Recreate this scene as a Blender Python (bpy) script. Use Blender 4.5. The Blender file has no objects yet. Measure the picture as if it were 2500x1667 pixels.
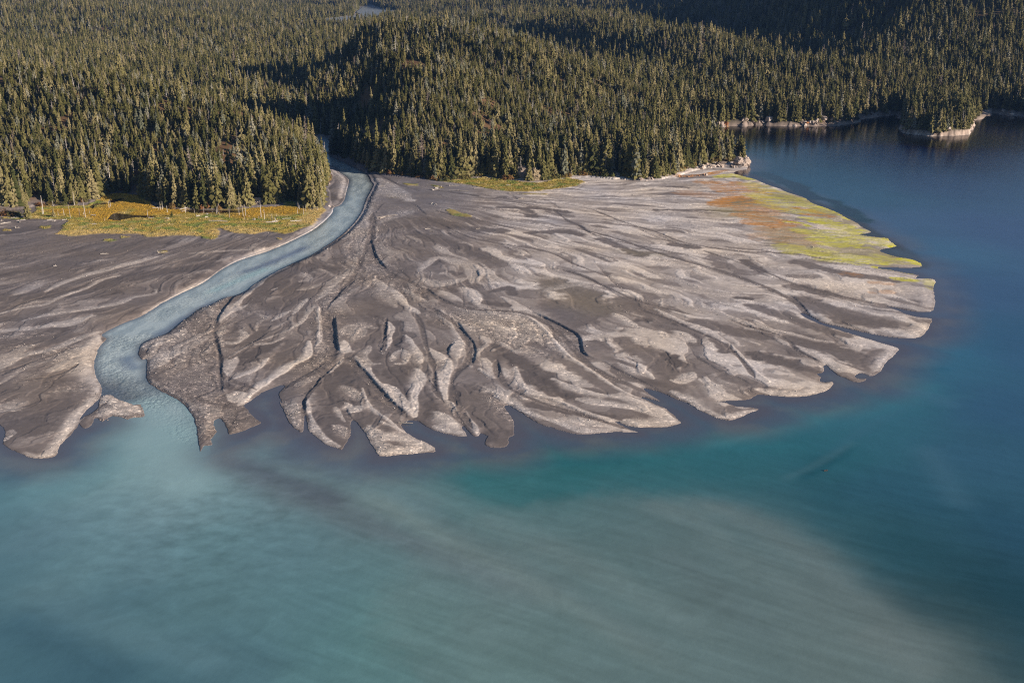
import bpy, math, random
import numpy as np

# ------------------------------------------------------------------ camera, light, exposure
SC = bpy.context.scene
COL = SC.collection
R = math.radians
CAM_H, PITCH, FPX = 180.0, R(19.2), 2680.0
SUN_EL, SUN_AZ = R(16.0), R(24)            # azimuth: degrees from +X towards the camera (-Y)

cam_data = bpy.data.cameras.new("camera")
cam = bpy.data.objects.new("camera", cam_data)
COL.objects.link(cam)
cam.location = (0, 0, CAM_H)
cam.rotation_euler = (R(90) - PITCH, 0, 0)
cam_data.sensor_width = 36.0
cam_data.lens = 36.0 * FPX / 2500.0
cam_data.clip_start = 1.0
cam_data.clip_end = 30000.0
SC.camera = cam

sun_vec = np.array([math.cos(SUN_EL) * math.cos(SUN_AZ), -math.cos(SUN_EL) * math.sin(SUN_AZ), math.sin(SUN_EL)])
world = bpy.data.worlds.new("World")
SC.world = world
world.use_nodes = True
wn = world.node_tree
wn.nodes.clear()
sky = wn.nodes.new("ShaderNodeTexSky")
sky.sky_type = 'NISHITA'
sky.sun_disc = False
sky.sun_elevation = SUN_EL
sky.sun_rotation = math.atan2(sun_vec[0], sun_vec[1])
sky.altitude = 200
sky.air_density = 1.0
sky.dust_density = 0.1
sky.ozone_density = 3.0
bg = wn.nodes.new("ShaderNodeBackground")
bg.inputs[1].default_value = 0.05
wo = wn.nodes.new("ShaderNodeOutputWorld")
wn.links.new(sky.outputs[0], bg.inputs[0])
wn.links.new(bg.outputs[0], wo.inputs[0])

sun_data = bpy.data.lights.new("sun", 'SUN')
sun_data.energy = 5.0
sun_data.angle = R(0.5)
sun_data.color = (1.0, 0.88, 0.74)
sun = bpy.data.objects.new("sun", sun_data)
COL.objects.link(sun)
from mathutils import Vector
sun.rotation_euler = Vector((-sun_vec[0], -sun_vec[1], -sun_vec[2])).to_track_quat('-Z', 'Y').to_euler()
sun.location = (800, -400, 600)

SC.view_settings.view_transform = 'Standard'
SC.view_settings.look = 'None'
SC.view_settings.exposure = 1.35
SC.view_settings.gamma = 1.0
SC.view_settings.use_curve_mapping = False
SC.cycles.max_bounces = 5
SC.cycles.diffuse_bounces = 2
SC.cycles.glossy_bounces = 2
SC.cycles.transmission_bounces = 2
SC.cycles.volume_bounces = 0
SC.cycles.use_denoising = False
SC.cycles.filter_width = 1.15

rng = np.random.default_rng(7)

# ------------------------------------------------------------------ measuring: photo pixel -> point on the ground
CP, SP = math.cos(PITCH), math.sin(PITCH)
def ray(px, py):
    u = (np.asarray(px, float) - 1250.0) / FPX
    v = (833.5 - np.asarray(py, float)) / FPX
    return u, CP + v * SP, -SP + v * CP
def gnd(px, py, z=0.6):
    dx, dy, dz = ray(px, py)
    t = (z - CAM_H) / dz
    return np.stack([dx * t, dy * t], -1)
def atD(px, py, D):
    dx, dy, dz = ray(px, py)
    t = D / dy
    return np.array([dx * t, D, CAM_H + dz * t])
FR = {'S': (0, 0, 1.0), 'A': (0, 500, .38265), 'B': (800, 500, .38265), 'C': (1600, 400, .38265), 'E': (0, 760, .22957),
      'F': (480, 640, .22957), 'G': (660, 820, .2551), 'H': (1200, 760, .21259), 'I': (1640, 700, .28061),
      'M': (0, 440, .17857), 'K': (400, 440, .17857), 'N': (680, 280, .19134), 'O': (1050, 380, .19133), 'Q': (1450, 330, .17007),
      'T': (1640, 230, .17007), 'U': (2020, 200, .20408)}
def px(s):
    """'F:10,20 30,40' -> photo pixels"""
    out = []
    fr = 'S'
    for tok in s.split():
        if ':' in tok:
            fr, tok = tok.split(':')
        a, b = tok.split(',')
        ox, oy, k = FR[fr]
        out.append((ox + float(a) * k, oy + float(b) * k))
    return np.array(out)
def pts(s, z=0.6):
    p = px(s)
    return gnd(p[:, 0], p[:, 1], z)
def smooth(P, n=4):
    """Catmull-Rom resampling"""
    P = np.asarray(P, float)
    if len(P) < 3:
        return P
    Q = np.vstack([2 * P[0] - P[1], P, 2 * P[-1] - P[-2]])
    out = []
    for i in range(1, len(Q) - 2):
        p0, p1, p2, p3 = Q[i - 1], Q[i], Q[i + 1], Q[i + 2]
        for k in range(n):
            t = k / n
            out.append(.5 * ((2 * p1) + (-p0 + p2) * t + (2 * p0 - 5 * p1 + 4 * p2 - p3) * t * t + (-p0 + 3 * p1 - 3 * p2 + p3) * t ** 3))
    out.append(Q[-2])
    return np.array(out)

# ------------------------------------------------------------------ noise
_tab = np.random.default_rng(11).random((8, 256, 256)) * 2 * np.pi
_gx, _gy = np.cos(_tab), np.sin(_tab)
def noise(x, y, seed=0):
    g = seed % 8
    x = np.asarray(x, float) + seed * 37.13
    y = np.asarray(y, float) + seed * 91.7
    xi = np.floor(x).astype(np.int64); yi = np.floor(y).astype(np.int64)
    fx = x - xi; fy = y - yi
    u = fx * fx * fx * (fx * (fx * 6 - 15) + 10); v = fy * fy * fy * (fy * (fy * 6 - 15) + 10)
    x0 = xi & 255; x1 = (xi + 1) & 255; y0 = yi & 255; y1 = (yi + 1) & 255
    a = _gx[g, x0, y0] * fx + _gy[g, x0, y0] * fy
    b = _gx[g, x1, y0] * (fx - 1) + _gy[g, x1, y0] * fy
    c = _gx[g, x0, y1] * fx + _gy[g, x0, y1] * (fy - 1)
    d = _gx[g, x1, y1] * (fx - 1) + _gy[g, x1, y1] * (fy - 1)
    return 1.5 * ((a + (b - a) * u) * (1 - v) + (c + (d - c) * u) * v)
def fbm(x, y, seed=0, o=4, lac=2.03, gain=.5):
    s = 0; a = 1; t = 0
    for k in range(o):
        s = s + a * noise(x, y, seed + k); t += a
        x = x * lac; y = y * lac; a *= gain
    return s / t * 1.3
def sst(a, b, x):
    t = np.clip((x - a) / (b - a), 0, 1)
    return t * t * (3 - 2 * t)

# ------------------------------------------------------------------ geometry of lines and areas
def near(X, Y, P, reach):
    """indices of points within reach of a polyline's box, distance, side (+ = left of travel), position along 0..1"""
    P = np.asarray(P)
    lo = P.min(0) - reach; hi = P.max(0) + reach
    idx = np.nonzero((X > lo[0]) & (X < hi[0]) & (Y > lo[1]) & (Y < hi[1]))[0]
    x = X[idx]; y = Y[idx]
    best = np.full(len(idx), 1e18); side = np.ones(len(idx)); sp = np.zeros(len(idx))
    seg = np.hypot(*(P[1:] - P[:-1]).T); cum = np.concatenate([[0], np.cumsum(seg)]); tot = max(cum[-1], 1e-6)
    for i in range(len(P) - 1):
        a, b = P[i], P[i + 1]
        m = (x > min(a[0], b[0]) - reach) & (x < max(a[0], b[0]) + reach) & (y > min(a[1], b[1]) - reach) & (y < max(a[1], b[1]) + reach)
        if not m.any():
            continue
        j = np.nonzero(m)[0]
        dx, dy = b - a
        l2 = dx * dx + dy * dy + 1e-9
        rx = x[j] - a[0]; ry = y[j] - a[1]
        t = np.clip((rx * dx + ry * dy) / l2, 0, 1)
        d2 = (rx - t * dx) ** 2 + (ry - t * dy) ** 2
        k = d2 < best[j]
        jj = j[k]
        best[jj] = d2[k]
        side[jj] = np.sign(dx * ry[k] - dy * rx[k])
        sp[jj] = (cum[i] + t[k] * seg[i]) / tot
    d = np.sqrt(best)
    ok = d < reach
    return idx[ok], d[ok], side[ok], sp[ok], tot
def inside(X, Y, P):
    P = np.asarray(P)
    r = np.zeros(X.shape, bool)
    lo = P.min(0); hi = P.max(0)
    idx = np.nonzero((X > lo[0]) & (X < hi[0]) & (Y > lo[1]) & (Y < hi[1]))[0]
    x = X[idx]; y = Y[idx]; c = np.zeros(len(idx), bool)
    n = len(P)
    for i in range(n):
        x1, y1 = P[i]; x2, y2 = P[(i + 1) % n]
        if y1 == y2:
            continue
        k = (y1 > y) != (y2 > y)
        c ^= k & (x < (x2 - x1) * (y - y1) / (y2 - y1) + x1)
    r[idx] = c
    return r
def sdf(X, Y, P, reach, clip=None):
    """signed distance to a closed outline, + inside, clipped at reach"""
    P = np.asarray(P)
    C_ = np.vstack([P, P[:1]])
    d = np.full(X.shape, float(reach))
    i, dd, _, _, _ = near(X, Y, C_, reach)
    d[i] = dd
    return np.where(inside(X, Y, P), d, -d)

# ------------------------------------------------------------------ traced outlines (photo pixels)
SHORE_LEFT = "E:-900,1000 -400,1120 -150,1150 0,1190 50,1270 20,1370 60,1430 170,1480 280,1530 400,1548 540,1540 600,1500 620,1430 700,1340 830,1215 850,1130 880,1080 960,1000 1040,935 1058,890"
BANK_LEFT = ("E:1070,850 1080,770 1050,710 1015,640 1000,560 1005,480 1030,400 1070,320 1130,250 1080,205 1280,100 1400,55 1530,0 "
             "A:1050,600 1160,545 1300,480 1400,410 1500,355 1600,320 1700,290 1790,255 1900,205 2000,155 2080,95 "
             "N:700,1240 715,1180 790,1150 850,1080 880,960 905,870 905,820 850,770 800,740 740,680 660,640 540,590")
BANK_RIGHT = ("N:600,480 700,540 850,610 1000,680 1100,730 1150,800 1170,850 1200,880 1170,950 1120,1040 1090,1110 1060,1200 1010,1290 940,1380 850,1470 740,1560 "
              "A:2080,250 2000,300 1900,345 1800,390 1700,440 1620,490 1560,535 1500,560 1420,575 1330,620 1270,640 1200,690 1130,740 1070,790 1000,820 940,840 900,865 880,910 880,945 905,965 "
              "E:1540,470 1550,520 1545,600 1560,700 1640,770 1750,830 1870,890 1970,970 2040,1080 2080,1200 2100,1350 2125,1460")
SHORE_MID = ("A:1300,1530 1350,1520 1345,1485 1385,1440 1365,1400 1360,1370 1385,1355 1410,1360 1450,1430 1455,1455 1500,1450 1580,1420 1660,1385 1650,1370 1615,1340 "
             "F:520,1530 520,1500 590,1450 700,1370 830,1320 900,1290 930,1310 880,1370 870,1400 890,1450 910,1500 "
             "G:90,600 95,650 130,720 160,790 220,860 280,905 310,900 322,850 325,760 340,760 345,840 360,880 400,930 480,990 560,1040 640,1060 680,1075 720,1030 760,960 775,880 770,830 785,800 "
             "800,800 850,850 900,920 950,1000 1000,1080 1050,1135 1200,1130 1400,1110 1560,1100 1580,1070 1540,1030 1450,990 1330,930 1270,880 1250,840 1280,810 1330,795 1400,800 1440,820 1500,860 1600,900 1720,930 1810,950 1880,945 1860,900 1830,860 "
             "1850,850 1900,910 1950,950 2000,945 2010,920 2060,940 2080,950 2050,1000 2070,1040 2150,1055 2240,1050 2280,1010 2290,960 2340,930 "
             "B:1190,1420 1195,1380 1160,1330 1130,1280 1160,1275 1230,1320 1280,1350 1350,1390 1430,1415 1520,1440 1620,1458 1750,1445 1880,1440 1975,1440 1930,1425 1870,1395 1830,1375 1850,1375 1900,1398 1980,1410 2080,1412 2180,1405 2255,1385 2230,1355 2170,1300 2100,1265 "
             "H:1900,1060 1800,1010 1720,975 1760,975 1850,1000 1950,1022 1890,980 1800,920 1750,870 1850,890 1960,920 2060,970 2160,1010 2250,1050 "
             "I:0,945 130,1000 230,1060 340,1110 430,1140 500,1150 580,1130 660,1095 750,1060 740,1045 680,1035 600,1030 540,1025 480,1000 410,985 500,980 620,975 700,960 740,930 800,930 900,940 1050,948 1180,940 1300,910 1370,880 1410,835 1390,815 1340,820 1285,810 1300,780 1260,745 1310,735 1330,700 1312,682 1340,670 1380,710 1430,750 1500,780 1580,815 1660,820 1700,790 1640,790 1590,770 1640,740 1700,760 1750,770 1820,720 1870,640 1985,540 1930,510 1850,485 1700,440 1560,400 1400,350 1280,310 1180,265 1120,230 "
             "1135,220 1200,245 1240,270 1320,310 1420,330 1500,350 1640,380 1760,405 1900,430 2110,440 2200,400 2250,330 2265,270 2150,255 2050,230 1950,190 1870,163 1950,176 2050,200 2200,210 2285,190 2290,100 2280,0 "
             "C:1785,760 1785,735 1740,725 1660,725 1680,705 1600,690 1500,670 1400,657 1500,655 1620,658 1700,650 1690,625 1620,600 1560,590 1480,570 1430,547 1470,535 1540,520 1500,490 1480,470 1440,465 1400,460 1300,445 1380,432 1320,400 1295,375 1240,350 1170,310 1100,280 1040,260 1000,245 960,215 900,195 850,180 780,150 720,130 650,100 600,85 540,70 500,55 530,40 585,32")
ISLAND = ("E:1060,900 1110,875 1190,880 1250,920 1340,950 1420,980 1490,980 1530,1050 1540,1100 1480,1115 1400,1120 1350,1140 1280,1115 1180,1100 1130,1130 1080,1160 1030,1120 1000,1140 970,1200 900,1230 840,1200 835,1150 900,1100 980,1060 1040,1010 1045,950")
FOREST_EDGE = ("S:-300,545 -100,520 0,512 60,506 M:420,340 560,330 700,330 860,325 1000,318 1100,300 1200,290 1330,260 1450,195 1590,170 1700,185 1850,215 1980,270 2080,320 2200,350 K:0,360 120,375 250,385 400,390 600,400 760,398 900,396 1050,388 1150,355 1300,345 1480,345 1600,330 1640,300 1800,295 1900,330 1980,370 2080,390 2190,375 "
               "N:600,1130 590,1000 560,930 640,860 640,780 590,700 540,640 500,590")
FOREST_EDGE_R = ("N:640,480 720,520 850,590 1000,665 1100,710 1250,730 1400,755 1600,780 1830,800 2000,825 O:100,285 330,292 560,268 720,270 900,290 1100,300 1230,318 1370,318 1500,300 1640,270 1780,262 1900,245 2050,240 2200,250 2352,265 "
                 "Q:100,560 300,580 500,600 700,610 900,600 1000,570 1150,545 1300,490 1450,450 1600,420 1800,390 1950,350 2080,300 2180,320")

PL = pts(SHORE_LEFT); PBL = smooth(pts(BANK_LEFT, 2.0), 3); PBR = smooth(pts(BANK_RIGHT, 2.0), 3); PSM = pts(SHORE_MID)
def rough(P, n=2):
    return smooth(P, n)
tipback = np.array([[223, 1026], [217, 1062], [203, 1112], [188, 1160], [176, 1205]])
UP_L = np.array([[-208, 1122], [-290, 1185], [-420, 1268], [-600, 1380], [-800, 1600]])   # river upstream, behind the hill
UP_R = np.array([[-168, 1128], [-195, 1165], [-272, 1228], [-400, 1312], [-572, 1424], [-765, 1640]])
LAND_L = np.vstack([rough(PL), PBL, UP_L, [[-1800, 2200], [-1800, 430]]])
LAND_R = np.vstack([UP_R[::-1], PBR, rough(PSM), tipback, [[190, 1400], [-100, 2300], [-700, 2200]]])
RIVER = np.vstack([PBL, UP_L, UP_R[::-1], PBR])
ISL = smooth(pts(ISLAND), 2)
FE_L = pts(FOREST_EDGE, 3.0); FE_R = pts(FOREST_EDGE_R, 3.0)
FOR_L = np.vstack([FE_L, UP_L + [-8, 0], [[-3000, 2200], [-3000, 700]]])
FOR_R = np.vstack([(UP_R + [8, 0])[::-1], FE_R, tipback - [12, 0], [[170, 1400], [-100, 2300], [-700, 2200]]])

# toe line: distance from it gives the slope of the fan
TOE = pts("S:-300,1000 -60,1030 60,1105 130,1100 190,1030 480,1090 560,1000 640,1010 760,1090 900,1105 1070,1100 1260,1080 1500,1050 1660,1030 1850,1015 2030,960 2110,920 2200,850 2270,820 2285,700 2240,620 2150,560 1990,490 1850,425")
def toe_dist(X, Y):
    best = np.full(X.shape, 1e12)
    for i in range(len(TOE) - 1):
        a, b = TOE[i], TOE[i + 1]
        dx, dy = b - a
        rx = X - a[0]; ry = Y - a[1]
        t = np.clip((rx * dx + ry * dy) / (dx * dx + dy * dy), 0, 1)
        best = np.minimum(best, (rx - t * dx) ** 2 + (ry - t * dy) ** 2)
    return np.sqrt(best)
def base_level(X, Y):
    d = toe_dist(X, Y)
    return 0.35 + 0.0062 * np.minimum(d, 620)
def river_level(X, Y):
    return np.maximum(0.0, base_level(X, Y) - 1.15)

# ------------------------------------------------------------------ hills: thin-plate surface through surveyed points and an added shade-casting spur
ctl = []
def cz(s, z):
    for p in px(s):
        g = gnd(p[0], p[1], max(z, 0.0)); ctl.append((g[0], g[1], z))
def cd(s, tree=11):
    for tok in s.split():
        a, b, D = map(float, tok.split(','))
        w = atD(a, b, D); ctl.append((w[0], w[1], w[2] - (tree if D < 1550 else tree + 7)))
cz("S:-250,535 0,512 60,506 150,498 215,492 290,468 370,498 440,508 520,510 600,505 690,497 760,500 795,470 800,430 785,385", 3.6)
cz("S:800,372 830,385 870,412 930,424 1000,430 1100,434 1200,438 1300,438 1400,428 1500,430 1560,437 1620,434 1700,416 1770,400", 3.4)
cz("S:1680,304 1720,307 1780,306 1850,301 1930,305 1990,304 2030,304 2090,297 2130,283 2190,277 2230,300 2300,330 2365,322 2385,290 2420,272 2500,282 2600,290", 0.8)
cz("S:1750,345 1850,340 1950,330 2050,325 2150,310 2180,298 2250,350 2400,340 2450,300 2550,320 2300,400 2000,400 1880,380 1900,430", -7)
ctl += [(200, 1035, 6), (194, 1066, 7), (180, 1112, 8), (165, 1158, 8), (148, 1215, 8), (238, 1062, -7), (228, 1118, -7), (216, 1170, -7), (214, 1225, -6)]
cz('S:2262,300 2300,302 2335,298 2285,288 2315,284 2250,288 2290,276 2330,276 2255,278', 10)
cz('S:2170,318 2190,330 2400,300 2395,318', -5)
for q in tipback: ctl.append((q[0], q[1], 1.0))
for q in UP_L: ctl.append((q[0], q[1], 3.6))
for q in UP_R: ctl.append((q[0], q[1], 3.6))
cd("-200,136,1090 0,141,1080 120,152,1070 250,168,1060 357,183,1045 459,211,1030 530,231,1010 608,252,985 661,274,970 704,306,950 738,345,930 0,330,900 200,340,905 400,370,890 560,400,880 -250,330,900 100,250,960 300,270,950 480,310,930 640,360,905")
ctl += [(-560, 1470, 16), (-700, 1300, 25), (-360, 1360, 14), (-330, 1130, 12), (-900, 1500, 14), (-470, 1190, 22), (-270, 1090, 9)]
cd("500,120,1900 300,70,2300 0,60,2400 150,115,2150 0,0,3000 400,0,3300 650,120,1950 500,40,2600 600,40,2600 660,57,2500 760,100,2050 810,95,1950 -200,100,2300 -200,20,2800 850,70,2350")
cd("750,70,2450 838,74,2400 700,66,2480", 20); cz("S:165,146 120,143 165,160 100,155", 5); cz("S:700,66 760,66 840,62 900,58 960,50 1000,47", 8); cz("S:700,56 800,47 880,40 930,32 960,36", 8); cz("S:640,62 1000,40", 12)
cd("900,57,1500 960,52,1490 1050,60,1470 1183,78,1430 1250,95,1400 1317,111,1380 1400,152,1330 1450,168,1310 1565,218,1250 1640,262,1190 1700,316,1130 1755,348,1090 900,152,1180 945,235,1060 975,320,985 1100,240,1050 1250,270,1060 1400,310,1050 1550,340,1030 1020,150,1210 1180,170,1200 1050,330,985 1180,340,990")
ctl += [(-165, 1200, 6), (-235, 1310, 9), (-285, 1430, 12), (-320, 1550, 17), (-236, 1500, 34), (-250, 1650, 22), (-60, 1650, 22), (60, 1600, 22), (150, 1520, 15), (180, 1400, 6)]
cd("1183,69,2500 1297,42,2350 1412,36,2200 1489,46,2060 1565,54,1960 1700,73,1800 1753,88,1760 1868,116,1680 1983,131,1590 2078,152,1510 2200,205,1430 2290,240,1400")
ctl += [(130, 1850, 10), (70, 2060, 12), (-20, 2300, 16), (205, 1680, 10), (190, 1450, 6), (310, 1380, 14), (40, 1900, 14), (-60, 2150, 20), (-110, 2450, 28)]
ctl += [(330, 1980, 34), (280, 2250, 45), (395, 1800, 26), (430, 1640, 18)]
cd("2500,180,1500 2500,100,1610 2500,0,1760 2350,190,1490 2300,110,1610 2300,20,1760 2150,105,1700 2130,40,1850 1900,85,1900 1850,35,2200 2000,70,1900 2650,100,1650 2650,0,1800")
ctl += [(590, 1900, 105), (645, 2100, 150), (690, 2400, 170), (720, 2900, 190), (1000, 2100, 120), (1300, 2000, 90), (1300, 2600, 150), (850, 2250, 150), (470, 2200, 48), (470, 2450, 62), (430, 2800, 90), (900, 1500, 25), (1100, 1650, 30), (1000, 1800, 80)]  # includes an out-of-frame spur added to throw shadow on the slope left of it
cd("1100,32,3000 1100,2,3400 1500,22,2900 1350,25,2900 1250,30,2700 1000,20,3600 1650,10,2700 900,8,4200 700,20,3900 550,10,3900 750,-5,4500")
for x_ in (-3200, -2200, -1300, -500, 300, 1100, 2200): ctl.append((x_, 5200, 330)); ctl.append((x_, 6800, 600))
ctl += [(-2400, 1500, 120), (-1600, 1100, 90), (-2600, 3000, 150), (2400, 3500, 500), (2400, 2000, 300)]
ctl = np.array(ctl)
_c = ctl[:, :2] / 1000.0
def _phi(r2):
    return 0.5 * r2 * np.log(r2 + 1e-12)
n_ = len(ctl)
_A = np.zeros((n_ + 3, n_ + 3))
_A[:n_, :n_] = _phi(((_c[:, None] - _c[None]) ** 2).sum(-1)) + np.eye(n_) * 2e-5
_A[:n_, n_] = 1; _A[:n_, n_ + 1:] = _c
_A[n_:, :n_] = _A[:n_, n_:].T
_w = np.linalg.solve(_A, np.concatenate([ctl[:, 2], [0, 0, 0]]))
def hills(X, Y):
    x = X / 1000.0; y = Y / 1000.0
    z = _w[n_] + _w[n_ + 1] * x + _w[n_ + 2] * y
    for i in range(n_):
        z = z + _w[i] * _phi((x - _c[i, 0]) ** 2 + (y - _c[i, 1]) ** 2)
    k = np.clip(z / 25.0, 0, 1) * np.clip(Y / 1500, .5, 2)
    z = z + 11.0 * sst(1500, 1800, Y) * np.clip(z / 30, 0, 1) * fbm(X / 230, Y / 300, 6, 2)
    z = z + k * (9.0 * fbm(X / 130, Y / 130, 3, 3) + 2.0 * fbm(X / 28, Y / 28, 5, 2))
    z = z + sst(9, 0, np.abs(z)) * (1.1 * noise(X / 17, Y / 17, 2) + .7 * noise(X / 7, Y / 7, 4))
    return z

# ------------------------------------------------------------------ the delta's relief and ground colours
L_FIELDS = []
APEX = gnd(880, 470)
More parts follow.
